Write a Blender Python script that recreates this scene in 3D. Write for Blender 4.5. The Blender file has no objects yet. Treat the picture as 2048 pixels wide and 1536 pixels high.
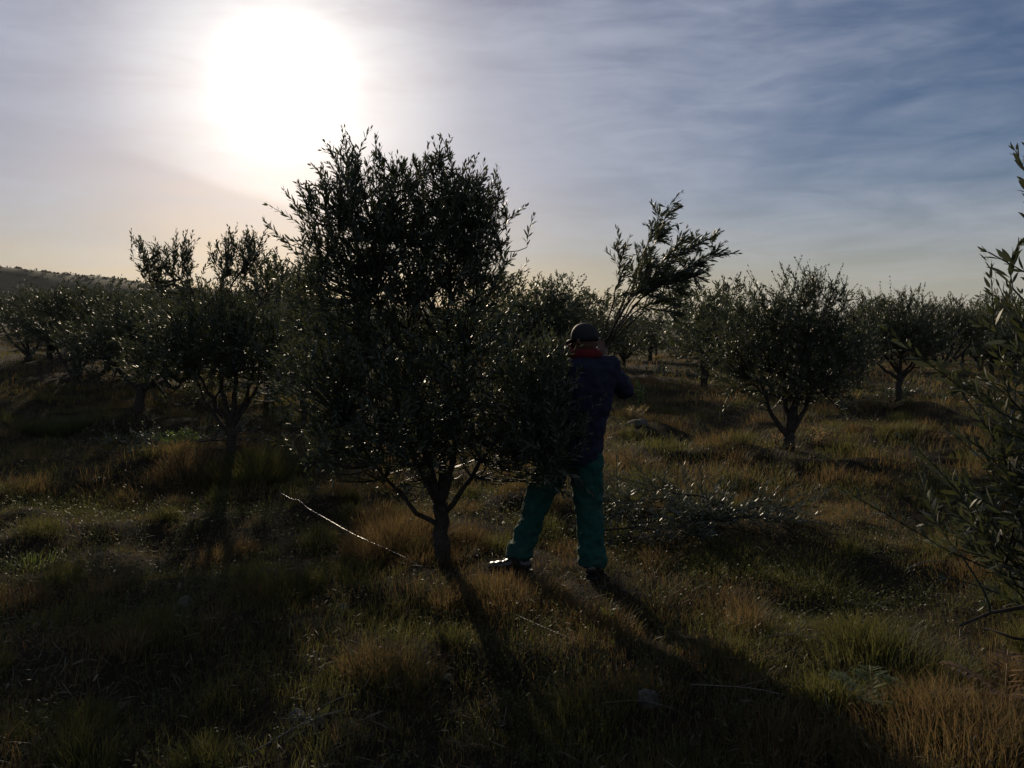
import bpy, math, random
import numpy as np
from mathutils import Vector, Matrix, noise as mnoise

S = bpy.context.scene
COL = S.collection
PI = math.pi

# ----------------------------------------------------------------- camera, sky, sun, exposure
F = 1671.0 / 2048.0                    # focal length over image width
CAM_H = 1.65
PITCH = math.radians(3.53)
SUN_AZ = math.radians(14.9)            # to the left of the view direction (+Y)
SUN_EL = math.radians(15.6)
cam_d = bpy.data.cameras.new('camera')
cam = bpy.data.objects.new('camera', cam_d); COL.objects.link(cam)
cam_d.sensor_width = 36.0; cam_d.lens = 36.0 * F
cam_d.clip_start = 0.05; cam_d.clip_end = 20000
cam.location = (0, 0, CAM_H)
cam.rotation_euler = (PI / 2 - PITCH, 0, 0)
S.camera = cam

SUN_DIR = Vector((-math.sin(SUN_AZ) * math.cos(SUN_EL), math.cos(SUN_AZ) * math.cos(SUN_EL), math.sin(SUN_EL)))
sun_d = bpy.data.lights.new('sun', 'SUN'); sun_d.energy = 3.6; sun_d.angle = math.radians(0.6)
sun_d.color = (1.0, 0.83, 0.60)
sun = bpy.data.objects.new('sun', sun_d); COL.objects.link(sun)
sun.rotation_euler = SUN_DIR.to_track_quat('Z', 'Y').to_euler()

S.view_settings.view_transform = 'Standard'
S.view_settings.look = 'None'
S.view_settings.gamma = 1.0
S.view_settings.exposure = 0.0
S.view_settings.use_curve_mapping = False


def N(nt, kind, **kw):
    n = nt.nodes.new(kind)
    for k, v in kw.items():
        setattr(n, k, v)
    return n


def math_node(nt, op, a, b=None, c=None, clamp=False):
    n = nt.nodes.new('ShaderNodeMath'); n.operation = op; n.use_clamp = clamp
    for i, v in enumerate((a, b, c)):
        if v is None: continue
        if isinstance(v, (int, float)): n.inputs[i].default_value = v
        else: nt.links.new(v, n.inputs[i])
    return n.outputs[0]


def smooth(nt, val, lo, hi, a=0.0, b=1.0):
    n = nt.nodes.new('ShaderNodeMapRange'); n.interpolation_type = 'SMOOTHSTEP'
    nt.links.new(val, n.inputs[0])
    for i, v in zip((1, 2, 3, 4), (lo, hi, a, b)): n.inputs[i].default_value = v
    return n.outputs[0]


def build_world():
    w = bpy.data.worlds.new('World'); S.world = w; w.use_nodes = True
    nt = w.node_tree; nt.nodes.clear(); L = nt.links.new
    out = N(nt, 'ShaderNodeOutputWorld'); bg = N(nt, 'ShaderNodeBackground')
    STR = 0.07
    bg.inputs['Strength'].default_value = STR
    L(bg.outputs[0], out.inputs[0])
    sky = N(nt, 'ShaderNodeTexSky', sky_type='NISHITA', sun_disc=False)
    sky.sun_elevation = SUN_EL; sky.sun_rotation = -SUN_AZ
    sky.air_density = 1.0; sky.dust_density = 0.7; sky.ozone_density = 2.5
    tc = N(nt, 'ShaderNodeTexCoord')
    sep = N(nt, 'ShaderNodeSeparateXYZ'); L(tc.outputs['Generated'], sep.inputs[0])
    dx, dy, dz = sep.outputs
    dot = N(nt, 'ShaderNodeVectorMath', operation='DOT_PRODUCT')
    L(tc.outputs['Generated'], dot.inputs[0]); dot.inputs[1].default_value = SUN_DIR
    th = math_node(nt, 'ARCCOSINE', math_node(nt, 'MINIMUM', dot.outputs['Value'], 0.999999))
    th = math_node(nt, 'MULTIPLY', th, 180 / PI)                 # degrees from the sun
    # a high sheet of thin cirrus, seen on a flat layer overhead
    zz = math_node(nt, 'ADD', math_node(nt, 'MAXIMUM', dz, 0.0), 0.10)
    cu = math_node(nt, 'DIVIDE', dx, zz); cv = math_node(nt, 'DIVIDE', dy, zz)
    cmb = N(nt, 'ShaderNodeCombineXYZ'); L(cu, cmb.inputs[0]); L(cv, cmb.inputs[1])

    def layer(scale, sx, sy, rot, detail, rough, dist, off):
        mp = N(nt, 'ShaderNodeMapping'); L(cmb.outputs[0], mp.inputs[0])
        mp.inputs['Location'].default_value = off
        mp.inputs['Rotation'].default_value = (0, 0, rot); mp.inputs['Scale'].default_value = (sx, sy, 1)
        t = N(nt, 'ShaderNodeTexNoise'); L(mp.outputs[0], t.inputs['Vector'])
        t.inputs['Scale'].default_value = scale; t.inputs['Detail'].default_value = detail
        t.inputs['Roughness'].default_value = rough; t.inputs['Distortion'].default_value = dist
        return t.outputs['Fac']
    def wisp(scale, sz, rot, detail, rough, dist, off):
        mp = N(nt, 'ShaderNodeMapping'); L(tc.outputs['Generated'], mp.inputs[0])
        mp.inputs['Location'].default_value = off
        mp.inputs['Rotation'].default_value = (0, rot, 0); mp.inputs['Scale'].default_value = (1, 1, sz)
        t = N(nt, 'ShaderNodeTexNoise'); L(mp.outputs[0], t.inputs['Vector'])
        t.inputs['Scale'].default_value = scale; t.inputs['Detail'].default_value = detail
        t.inputs['Roughness'].default_value = rough; t.inputs['Distortion'].default_value = dist
        return t.outputs['Fac']
    a = wisp(2.2, 3.0, 0.20, 6, 0.50, 0.7, (3.1, 1.7, 0.4))
    b = wisp(4.2, 4.5, 0.05, 8, 0.55, 0.9, (7.3, 2.9, 1.3))
    c = layer(0.45, 0.8, 1.0, 0.3, 3, 0.5, 0.2, (1.3, 5.5, 0))
    d = wisp(7.0, 5.0, 0.42, 9, 0.60, 1.3, (2.2, 8.1, 2.0))
    cov = math_node(nt, 'ADD', math_node(nt, 'MULTIPLY', a, 0.60), math_node(nt, 'MULTIPLY', b, 0.34))
    cov = math_node(nt, 'ADD', cov, math_node(nt, 'MULTIPLY', math_node(nt, 'SUBTRACT', d, 0.3), 0.26))
    cov = math_node(nt, 'ADD', cov, math_node(nt, 'MULTIPLY', c, 0.40))
    cov = smooth(nt, cov, 0.44, 0.92)
    # the forward glow of the sun in that veil
    g1 = math_node(nt, 'MULTIPLY', math_node(nt, 'EXPONENT', math_node(nt, 'MULTIPLY', math_node(nt, 'POWER', math_node(nt, 'DIVIDE', th, 2.4), 2.0), -1.0)), 4.0)
    g2 = math_node(nt, 'MULTIPLY', math_node(nt, 'EXPONENT', math_node(nt, 'DIVIDE', th, -3.4)), 0.50)
    g3 = math_node(nt, 'MULTIPLY', math_node(nt, 'EXPONENT', math_node(nt, 'DIVIDE', th, -14.0)), 0.11)
    # the veil ends below the sun along a soft curved edge: brighter above it
    sl = math_node(nt, 'ADD', math_node(nt, 'MULTIPLY', dx, 0.27), dz)
    warp = math_node(nt, 'MULTIPLY', math_node(nt, 'SUBTRACT', b, 0.5), 0.035)
    sl = math_node(nt, 'ADD', sl, warp)
    edge = smooth(nt, sl, 0.066, 0.086)
    near = smooth(nt, th, 5.0, 13.0, 1.0, 0.0)
    veil = math_node(nt, 'MULTIPLY', math_node(nt, 'MULTIPLY', edge, near), 0.18)
    vis = math_node(nt, 'ADD', math_node(nt, 'MULTIPLY', cov, 0.95), 0.42)
    glow = math_node(nt, 'ADD', g1, math_node(nt, 'MULTIPLY', math_node(nt, 'ADD', g2, g3), vis))
    glow = math_node(nt, 'ADD', glow, veil)
    gcol = N(nt, 'ShaderNodeVectorMath', operation='SCALE'); gcol.inputs[0].default_value = (1.0, 0.955, 0.80)
    L(math_node(nt, 'DIVIDE', glow, STR), gcol.inputs['Scale'])
    # plain sky, a little greyer and darker than clean air
    hs = N(nt, 'ShaderNodeHueSaturation'); L(sky.outputs[0], hs.inputs['Color'])
    hs.inputs['Saturation'].default_value = 1.35; hs.inputs['Value'].default_value = 0.55
    cl = N(nt, 'ShaderNodeMix', data_type='RGBA')
    L(math_node(nt, 'MULTIPLY', cov, 0.66), cl.inputs['Factor'])
    lo = N(nt, 'ShaderNodeMix', data_type='RGBA')            # thicker, paler veil low over the horizon
    L(smooth(nt, dz, 0.0, 0.17, 0.60, 0.0), lo.inputs['Factor'])
    tint = N(nt, 'ShaderNodeMix', data_type='RGBA', blend_type='MULTIPLY'); tint.inputs['Factor'].default_value = 1.0
    L(hs.outputs[0], tint.inputs['A']); tint.inputs['B'].default_value = (1.07, 0.99, 1.13, 1)
    L(tint.outputs['Result'], cl.inputs['A'])
    cl.inputs['B'].default_value = (0.335 / STR, 0.36 / STR, 0.435 / STR, 1)
    ad = N(nt, 'ShaderNodeMix', data_type='RGBA', blend_type='ADD'); ad.inputs['Factor'].default_value = 1.0
    L(cl.outputs['Result'], lo.inputs['A']); lo.inputs['B'].default_value = (0.43 / STR, 0.41 / STR, 0.335 / STR, 1)
    L(lo.outputs['Result'], ad.inputs['A']); L(gcol.outputs[0], ad.inputs['B'])
    band = math_node(nt, 'ADD', math_node(nt, 'MULTIPLY', a, 0.45), math_node(nt, 'ADD', math_node(nt, 'MULTIPLY', b, 0.30), math_node(nt, 'MULTIPLY', d, 0.25)))
    band = smooth(nt, band, 0.36, 0.66, 0.95, 1.15)
    md = N(nt, 'ShaderNodeVectorMath', operation='SCALE'); L(ad.outputs['Result'], md.inputs[0]); L(band, md.inputs['Scale'])
    L(md.outputs[0], bg.inputs['Color'])


build_world()


# ----------------------------------------------------------------- helpers
def tag(o, label=None, cat=None, group=None, kind=None):
    if label: o['label'] = label
    if cat: o['category'] = cat
    if group: o['group'] = group
    if kind: o['kind'] = kind
    return o


def mesh_np(name, v, tris=None, quads=None, smooth_shade=False):
    me = bpy.data.meshes.new(name)
    v = np.asarray(v, dtype=np.float32)
    tris = np.zeros((0, 3), np.int32) if tris is None else np.asarray(tris, np.int32).reshape(-1, 3)
    quads = np.zeros((0, 4), np.int32) if quads is None else np.asarray(quads, np.int32).reshape(-1, 4)
    me.vertices.add(len(v)); me.vertices.foreach_set('co', v.ravel())
    nl = tris.size + quads.size
    me.loops.add(nl); me.loops.foreach_set('vertex_index', np.concatenate([tris.ravel(), quads.ravel()]))
    npoly = len(tris) + len(quads)
    me.polygons.add(npoly)
    st = np.concatenate([np.arange(len(tris)) * 3, tris.size + np.arange(len(quads)) * 4]).astype(np.int32)
    me.polygons.foreach_set('loop_start', st)
    if smooth_shade: me.polygons.foreach_set('use_smooth', np.ones(npoly, bool))
    me.update(calc_edges=True)
    return me


class MB:
    """collects pieces of geometry, links them as one mesh object"""
    def __init__(self): self.v = []; self.t = []; self.q = []; self.n = 0

    def add(self, v, t=None, q=None):
        v = np.asarray(v, float).reshape(-1, 3)
        if t is not None and len(t): self.t.append(np.asarray(t, int).reshape(-1, 3) + self.n)
        if q is not None and len(q): self.q.append(np.asarray(q, int).reshape(-1, 4) + self.n)
        self.v.append(v); self.n += len(v)

    def mesh(self, name, sm=False):
        v = np.concatenate(self.v) if self.v else np.zeros((0, 3))
        return mesh_np(name, v, np.concatenate(self.t) if self.t else None, np.concatenate(self.q) if self.q else None, sm)

    def tube(self, pts, rad, sides=6, cap=True):
        pts = np.asarray(pts, float); rad = np.broadcast_to(np.asarray(rad, float), (len(pts),))
        tg = np.gradient(pts, axis=0); tg /= (np.linalg.norm(tg, axis=1, keepdims=True) + 1e-9)
        ref = np.array([0.0, 0, 1]) if abs(tg[0][2]) < 0.8 else np.array([1.0, 0, 0])
        u = np.cross(tg, ref); u /= (np.linalg.norm(u, axis=1, keepdims=True) + 1e-9)
        w = np.cross(tg, u)
        an = np.arange(sides) / sides * 2 * PI
        v = pts[:, None, :] + rad[:, None, None] * (np.cos(an)[None, :, None] * u[:, None, :] + np.sin(an)[None, :, None] * w[:, None, :])
        k = len(pts); q = []
        i = np.arange(k - 1)[:, None]; j = np.arange(sides)[None, :]; j2 = (j + 1) % sides
        q = np.stack([i * sides + j, i * sides + j2, (i + 1) * sides + j2, (i + 1) * sides + j], -1).reshape(-1, 4)
        v = v.reshape(-1, 3); t = []
        if cap:
            v = np.concatenate([v, pts[:1], pts[-1:]]); a = k * sides
            for s in range(sides):
                t.append((a, (s + 1) % sides, s)); t.append((a + 1, (k - 1) * sides + s, (k - 1) * sides + (s + 1) % sides))
        self.add(v, t, q)

    def ellipsoid(self, c, r, seg=16, rings=10, M=None):
        v = []
        for i in range(1, rings):
            ph = PI * i / rings
            for s in range(seg):
                a = 2 * PI * s / seg
                v.append((math.sin(ph) * math.cos(a) * r[0], math.sin(ph) * math.sin(a) * r[1], math.cos(ph) * r[2]))
        v.append((0, 0, r[2])); v.append((0, 0, -r[2]))
        v = np.array(v)
        if M is not None: v = v @ np.array(M).T
        q = []; t = []
        for i in range(rings - 2):
            for s in range(seg):
                s2 = (s + 1) % seg
                q.append((i * seg + s, (i + 1) * seg + s, (i + 1) * seg + s2, i * seg + s2))
        top = (rings - 1) * seg
        for s in range(seg):
            s2 = (s + 1) % seg
            t.append((top, s, s2)); t.append((top + 1, (rings - 2) * seg + s2, (rings - 2) * seg + s))
        self.add(v + np.asarray(c, float), t, q)

    def loft(self, rings, seg=24):
        """closed stack of elliptical rings: (centre, rx, ry, yaw)"""
        v = []
        for (c, rx, ry, yaw) in rings:
            for s in range(seg):
                a = 2 * PI * s / seg
                x, y = math.cos(a) * rx, math.sin(a) * ry
                v.append((c[0] + x * math.cos(yaw) - y * math.sin(yaw), c[1] + x * math.sin(yaw) + y * math.cos(yaw), c[2]))
        k = len(rings); q = []; t = []
        for i in range(k - 1):
            for s in range(seg):
                s2 = (s + 1) % seg
                q.append((i * seg + s, i * seg + s2, (i + 1) * seg + s2, (i + 1) * seg + s))
        v.append(tuple(rings[0][0])); v.append(tuple(rings[-1][0])); a = k * seg
        for s in range(seg):
            s2 = (s + 1) % seg
            t.append((a, s2, s)); t.append((a + 1, (k - 1) * seg + s, (k - 1) * seg + s2))
        self.add(v, t, q)


def obj(name, me, mat=None, parent=None, loc=None):
    o = bpy.data.objects.new(name, me); COL.objects.link(o)
    if mat is not None and len(me.materials) == 0: me.materials.append(mat)
    if parent is not None: o.parent = parent
    if loc is not None: o.location = loc
    return o


def empty(name, loc, rz=0.0):
    o = bpy.data.objects.new(name, None); COL.objects.link(o)
    o.empty_display_size = 0.1
    o.location = loc; o.rotation_euler = (0, 0, rz)
    return o


def unit(a): return a / (np.linalg.norm(a, axis=-1, keepdims=True) + 1e-9)


# value noise on a lattice
_rs = np.random.RandomState(11); _P = _rs.permutation(512); _P = np.concatenate([_P, _P]); _R = _rs.rand(512)


def vn(x, y, scale, seed=0):
    x = np.asarray(x, float) / scale + seed * 17.31; y = np.asarray(y, float) / scale + seed * 9.73
    xi = np.floor(x).astype(int); yi = np.floor(y).astype(int); fx = x - xi; fy = y - yi
    fx = fx * fx * fx * (fx * (fx * 6 - 15) + 10); fy = fy * fy * fy * (fy * (fy * 6 - 15) + 10)
    h = lambda i, j: _R[_P[(_P[i & 511] + j) & 511]]
    a, b, c, d = h(xi, yi), h(xi + 1, yi), h(xi, yi + 1), h(xi + 1, yi + 1)
    return (a * (1 - fx) + b * fx) * (1 - fy) + (c * (1 - fx) + d * fx) * fy


def sstep(a, b, x):
    t = np.clip((np.asarray(x, float) - a) / (b - a), 0, 1); return t * t * (3 - 2 * t)


def tz(x, y):
    """height of the ground"""
    x = np.asarray(x, float); y = np.asarray(y, float)
    far = 1 - sstep(22, 45, np.hypot(x, y))
    z = 0.16 * (vn(x, y, 4.2, 1) - .5) + far * (0.22 * (vn(x, y, 1.5, 2) - .5) + 0.15 * (vn(x, y, 0.62, 3) - .5) + 0.07 * (vn(x, y, 0.3, 4) - .5))
    z = z + 0.6 * (vn(x, y, 30, 5) - .5) * sstep(12, 40, np.hypot(x, y))
    z = z + np.minimum(0.037 * np.maximum(0, -x - 4), 3.0) * sstep(9, 28, y)
    # banked soil along the row of trees and the strip between the rows
    z = z + 0.10 * np.exp(-((x * .85 + y * .53 - 2.72) / 0.8) ** 2) * (1 - sstep(20, 40, y))
    w = np.exp(-(np.hypot(x - .35, y - 5.55) / 1.0) ** 4)           # trodden level spot where the worker stands
    return (z - 0.02) * (1 - w) - 0.01 * w


Z0 = float(tz(0, 0))
cam.location.z = CAM_H


def ray(px, py):
    """direction of a pixel of the 2048 x 1536 photograph: used to find where things stand"""
    cx = (px - 1024) / 1671.0; cy = (768 - py) / 1671.0
    c, s = math.cos(PITCH), math.sin(PITCH)
    return np.array([cx, c + cy * s, -s + cy * c])


def ground_at(px, py):
    d = ray(px, py); t = 1.0; o = np.array([0, 0, CAM_H])
    step = 0.02
    while t < 200:
        p = o + d * t
        if p[2] <= tz(p[0], p[1]): break
        t += step * max(1, t * 0.2)
    return o + d * t


def at(px, py, D):
    d = ray(px, py); return np.array([0, 0, CAM_H]) + d * (D / d[1])


# ----------------------------------------------------------------- materials
def material(name):
    m = bpy.data.materials.new(name); m.use_nodes = True
    nt = m.node_tree; b = nt.nodes['Principled BSDF']; return m, nt, b


def ramp(nt, fac, stops):
    r = N(nt, 'ShaderNodeValToRGB'); nt.links.new(fac, r.inputs[0])
    e = r.color_ramp.elements
    while len(e) < len(stops): e.new(0.5)
    for i, (p, c) in enumerate(stops): e[i].position = p; e[i].color = (*c, 1)
    return r.outputs[0]


def noise_fac(nt, scale, detail=4, rough=0.55, coord='Object', vec=None):
    t = N(nt, 'ShaderNodeTexNoise'); t.inputs['Scale'].default_value = scale
    t.inputs['Detail'].default_value = detail; t.inputs['Roughness'].default_value = rough
    if vec is None:
        tc = N(nt, 'ShaderNodeTexCoord'); vec = tc.outputs[coord]
    nt.links.new(vec, t.inputs['Vector'])
    return t.outputs['Fac']


def foliage_mat(name, stops, rough=0.4, spec=0.5, trans=0.2, tcol=(0.2, 0.2, 0.05), patch=None):
    """colour varies from leaf to leaf; a part of the light passes through"""
    m, nt, b = material(name)
    g = N(nt, 'ShaderNodeNewGeometry')
    fac = g.outputs['Random Per Island']
    if patch:
        p = noise_fac(nt, patch, 3, 0.5, vec=g.outputs['Position'])
        fac = math_node(nt, 'ADD', math_node(nt, 'MULTIPLY', fac, 0.5), math_node(nt, 'MULTIPLY', math_node(nt, 'SUBTRACT', p, 0.25), 1.0), clamp=True)
    col = ramp(nt, fac, stops)
    nt.links.new(col, b.inputs['Base Color'])
    b.inputs['Roughness'].default_value = rough
    b.inputs['Specular IOR Level'].default_value = spec
    tr = N(nt, 'ShaderNodeBsdfTranslucent')
    mx = N(nt, 'ShaderNodeMix', data_type='RGBA', blend_type='MIX'); mx.inputs['Factor'].default_value = 0.5
    nt.links.new(col, mx.inputs['A']); mx.inputs['B'].default_value = (*tcol, 1)
    nt.links.new(mx.outputs['Result'], tr.inputs['Color'])
    ms = N(nt, 'ShaderNodeMixShader'); ms.inputs[0].default_value = trans
    out = nt.nodes['Material Output']
    nt.links.new(b.outputs[0], ms.inputs[1]); nt.links.new(tr.outputs[0], ms.inputs[2])
    nt.links.new(ms.outputs[0], out.inputs['Surface'])
    return m


M_LEAF = foliage_mat('olive_leaf', [(0.0, (0.026, 0.034, 0.018)), (0.55, (0.045, 0.055, 0.032)), (0.85, (0.085, 0.095, 0.07)), (1.0, (0.13, 0.14, 0.11))],
                     rough=0.50, spec=0.34, trans=0.24, tcol=(0.12, 0.13, 0.035))
M_LEAF_CUT = foliage_mat('cut_olive_leaf', [(0.0, (0.035, 0.045, 0.032)), (0.6, (0.07, 0.082, 0.064)), (1.0, (0.13, 0.14, 0.115))],
                         rough=0.48, spec=0.34, trans=0.14, tcol=(0.12, 0.13, 0.05))
M_DRY = foliage_mat('dry_grass', [(0.0, (0.036, 0.029, 0.017)), (0.45, (0.083, 0.062, 0.033)), (0.8, (0.14, 0.105, 0.055)), (1.0, (0.24, 0.19, 0.11))],
                    rough=0.65, spec=0.10, trans=0.48, tcol=(0.27, 0.172, 0.062), patch=0.9)
M_GREEN = foliage_mat('green_grass', [(0.0, (0.024, 0.028, 0.013)), (0.5, (0.046, 0.051, 0.021)), (0.85, (0.07, 0.072, 0.03)), (1.0, (0.12, 0.10, 0.045))],
                      rough=0.6, spec=0.12, trans=0.48, tcol=(0.20, 0.19, 0.05), patch=1.3)
M_HERB = foliage_mat('herb_leaf', [(0.0, (0.028, 0.034, 0.017)), (0.6, (0.05, 0.058, 0.026)), (1.0, (0.085, 0.09, 0.04))],
                     rough=0.55, spec=0.14, trans=0.40, tcol=(0.13, 0.135, 0.035))
M_STRAW = foliage_mat('straw', [(0.0, (0.045, 0.036, 0.025)), (0.6, (0.10, 0.082, 0.057)), (1.0, (0.19, 0.165, 0.125))],
                      rough=0.6, spec=0.10, trans=0.2, tcol=(0.16, 0.12, 0.06))
M_GOLD = foliage_mat('golden_dry_plant', [(0.0, (0.16, 0.11, 0.05)), (0.6, (0.30, 0.22, 0.10)), (1.0, (0.42, 0.33, 0.17))],
                     rough=0.5, spec=0.4, trans=0.45, tcol=(0.42, 0.29, 0.10))
M_WEED = foliage_mat('fresh_green_leaf', [(0.0, (0.05, 0.09, 0.02)), (0.6, (0.09, 0.15, 0.035)), (1.0, (0.13, 0.19, 0.05))],
                     rough=0.4, spec=0.5, trans=0.45, tcol=(0.22, 0.30, 0.04))
M_FERN = foliage_mat('fern_leaf', [(0.0, (0.06, 0.09, 0.02)), (1.0, (0.12, 0.16, 0.04))], rough=0.45, trans=0.4, tcol=(0.24, 0.26, 0.05))
M_RUST = foliage_mat('rusty_fern_leaf', [(0.0, (0.14, 0.075, 0.025)), (1.0, (0.28, 0.15, 0.05))], rough=0.5, trans=0.4, tcol=(0.36, 0.18, 0.05))


def bark_mat(name, c0, c1, scale=30):
    m, nt, b = material(name)
    f = noise_fac(nt, scale, 6, 0.65)
    nt.links.new(ramp(nt, f, [(0.3, c0), (0.7, c1)]), b.inputs['Base Color'])
    b.inputs['Roughness'].default_value = 0.95; b.inputs['Specular IOR Level'].default_value = 0.04
    bp = N(nt, 'ShaderNodeBump'); bp.inputs['Strength'].default_value = 0.6; bp.inputs['Distance'].default_value = 0.01
    nt.links.new(f, bp.inputs['Height']); nt.links.new(bp.outputs[0], b.inputs['Normal'])
    return m


M_BARK = bark_mat('olive_bark', (0.022, 0.018, 0.014), (0.075, 0.064, 0.052))
M_TWIG = bark_mat('dry_twig', (0.10, 0.085, 0.065), (0.26, 0.23, 0.19), 60)
M_STONE = bark_mat('field_stone', (0.05, 0.048, 0.042), (0.13, 0.122, 0.108), 14)


def simple_mat(name, col, rough=0.6, spec=0.5, nscale=None, amp=0.3, bump=0.0, sheen=0.0):
    m, nt, b = material(name)
    if nscale:
        f = noise_fac(nt, nscale, 5, 0.6)
        lo = tuple(c * (1 - amp) for c in col); hi = tuple(c * (1 + amp) for c in col)
        nt.links.new(ramp(nt, f, [(0.3, lo), (0.7, hi)]), b.inputs['Base Color'])
        if bump:
            bp = N(nt, 'ShaderNodeBump'); bp.inputs['Strength'].default_value = 0.5; bp.inputs['Distance'].default_value = bump
            nt.links.new(f, bp.inputs['Height']); nt.links.new(bp.outputs[0], b.inputs['Normal'])
    else:
        b.inputs['Base Color'].default_value = (*col, 1)
    b.inputs['Roughness'].default_value = rough; b.inputs['Specular IOR Level'].default_value = spec
    if sheen: b.inputs['Sheen Weight'].default_value = sheen
    return m


M_NAVY = simple_mat('navy_cloth', (0.009, 0.010, 0.026), 0.85, 0.3, 14, 0.35, 0.006)
M_TEAL = simple_mat('green_work_cloth', (0.005, 0.050, 0.038), 0.9, 0.3, 16, 0.3, 0.006)
def worn(m):
    nt = m.node_tree; b = nt.nodes['Principled BSDF']
    src = b.inputs['Base Color'].links[0].from_socket
    f = smooth(nt, noise_fac(nt, 5.5, 6, 0.7), .48, .72, 0, .55)
    mx = N(nt, 'ShaderNodeMix', data_type='RGBA'); nt.links.new(f, mx.inputs['Factor'])
    nt.links.new(src, mx.inputs['A']); mx.inputs['B'].default_value = (0.05, 0.052, 0.038, 1)
    nt.links.new(mx.outputs['Result'], b.inputs['Base Color'])


worn(M_TEAL)
M_RED = simple_mat('red_cloth', (0.10, 0.008, 0.010), 0.9, 0.25, 25, 0.3, 0.004)
M_SKIN = simple_mat('brown_skin', (0.10, 0.052, 0.034), 0.5, 0.4, 40, 0.15)
M_CAP = simple_mat('dark_cap_cloth', (0.012, 0.012, 0.014), 0.7, 0.3, 40, 0.3, 0.002)
M_BOOT = simple_mat('dark_boot_leather', (0.03, 0.026, 0.022), 0.30, 0.6, 30, 0.3, 0.002)
M_HOSE = simple_mat('black_plastic_hose', (0.014, 0.014, 0.015), 0.36, 0.5, 60, 0.3)


def ground_mat():
    m, nt, b = material('orchard_soil')
    g = N(nt, 'ShaderNodeNewGeometry')
    f1 = noise_fac(nt, 0.7, 5, 0.6, vec=g.outputs['Position'])
    f2 = noise_fac(nt, 14, 8, 0.7, vec=g.outputs['Position'])
    f = math_node(nt, 'ADD', math_node(nt, 'MULTIPLY', f1, 0.5), math_node(nt, 'MULTIPLY', f2, 0.5))
    nt.links.new(ramp(nt, f, [(0.3, (0.012, 0.009, 0.006)), (0.5, (0.022, 0.017, 0.011)), (0.62, (0.026, 0.023, 0.014)), (0.75, (0.045, 0.035, 0.022))]), b.inputs['Base Color'])  # soil tones darkened so bare gaps in the grass read as shadow
    b.inputs['Roughness'].default_value = 1.0; b.inputs['Specular IOR Level'].default_value = 0.03
    bp = N(nt, 'ShaderNodeBump'); bp.inputs['Strength'].default_value = 0.8; bp.inputs['Distance'].default_value = 0.04
    nt.links.new(f2, bp.inputs['Height']); nt.links.new(bp.outputs[0], b.inputs['Normal'])
    return m


M_GROUND = ground_mat()
M_HILL = simple_mat('hill_scrub', (0.045, 0.047, 0.03), 0.95, 0.1, 0.05, 0.5)
M_WOOD = foliage_mat('far_tree_leaf', [(0.0, (0.022, 0.028, 0.016)), (1.0, (0.055, 0.06, 0.035))], rough=0.7, spec=0.2, trans=0.1, tcol=(0.08, 0.09, 0.02))


# ----------------------------------------------------------------- ground and hills
def axis(fine_lo, fine_hi, step, lo, hi, grow=1.12):
    a = list(np.arange(fine_lo, fine_hi + 1e-6, step)); s = step; x = fine_hi
    while x < hi:
        s = min(s * grow, 400); x += s; a.append(x)
    s = step; x = fine_lo; pre = []
    while x > lo:
        s = min(s * grow, 400); x -= s; pre.append(x)
    return np.array(pre[::-1] + a)


gx = axis(-7.0, 7.0, 0.1, -1150, 1150); gy = axis(0.8, 13.5, 0.1, -300, 1000)
GX, GY = np.meshgrid(gx, gy); GZ = tz(GX, GY)
nx_, ny_ = len(gx), len(gy)
i = np.arange(ny_ - 1)[:, None] * nx_ + np.arange(nx_ - 1)[None, :]
gq = np.stack([i, i + 1, i + nx_ + 1, i + nx_], -1).reshape(-1, 4)
g_o = obj('ground', mesh_np('ground', np.stack([GX, GY, GZ], -1).reshape(-1, 3), quads=gq, smooth_shade=True), M_GROUND)
tag(g_o, 'brown orchard soil darkened to read as shade between the rough grass', kind='structure')

RIDGE_X = [-900, -600, -200, 0, 220, 440, 700, 1000, 1340, 1850, 2300, 3000]
RIDGE_Y = [512, 514, 522, 535, 553, 580, 606, 632, 649, 648, 654, 652]


def ridge(name, lab, D, depth, seed):
    px = np.linspace(-900, 3000, 240)
    X = (px - 1024) / 1671 * D
    H = (662 - np.interp(px, RIDGE_X, RIDGE_Y)) / 1671 * D + CAM_H
    v = []; rows = 18
    for r in range(rows):
        t = r / (rows - 1)
        prof = math.sin(min(t / 0.55, 1) * PI / 2) ** 1.3 if t < 0.55 else math.cos((t - 0.55) / 0.45 * PI / 2)
        y = D - depth * 0.55 + depth * t
        zz = H * prof + (vn(X, np.full_like(X, y), 60, seed) - .5) * 5 * prof - 4 * (1 - prof)
        v.append(np.stack([X, np.full_like(X, y), zz], -1))
    n = len(px); ii = np.arange(rows - 1)[:, None] * n + np.arange(n - 1)[None, :]
    q = np.stack([ii, ii + 1, ii + n + 1, ii + n], -1).reshape(-1, 4)
    o = obj(name, mesh_np(name, np.concatenate(v), quads=q, smooth_shade=True), M_HILL)
    tag(o, lab, kind='structure')
    return np.stack(v)


HV = ridge('hill', 'long low scrub covered hill falling away from left to right', 620, 260, 7)


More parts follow.
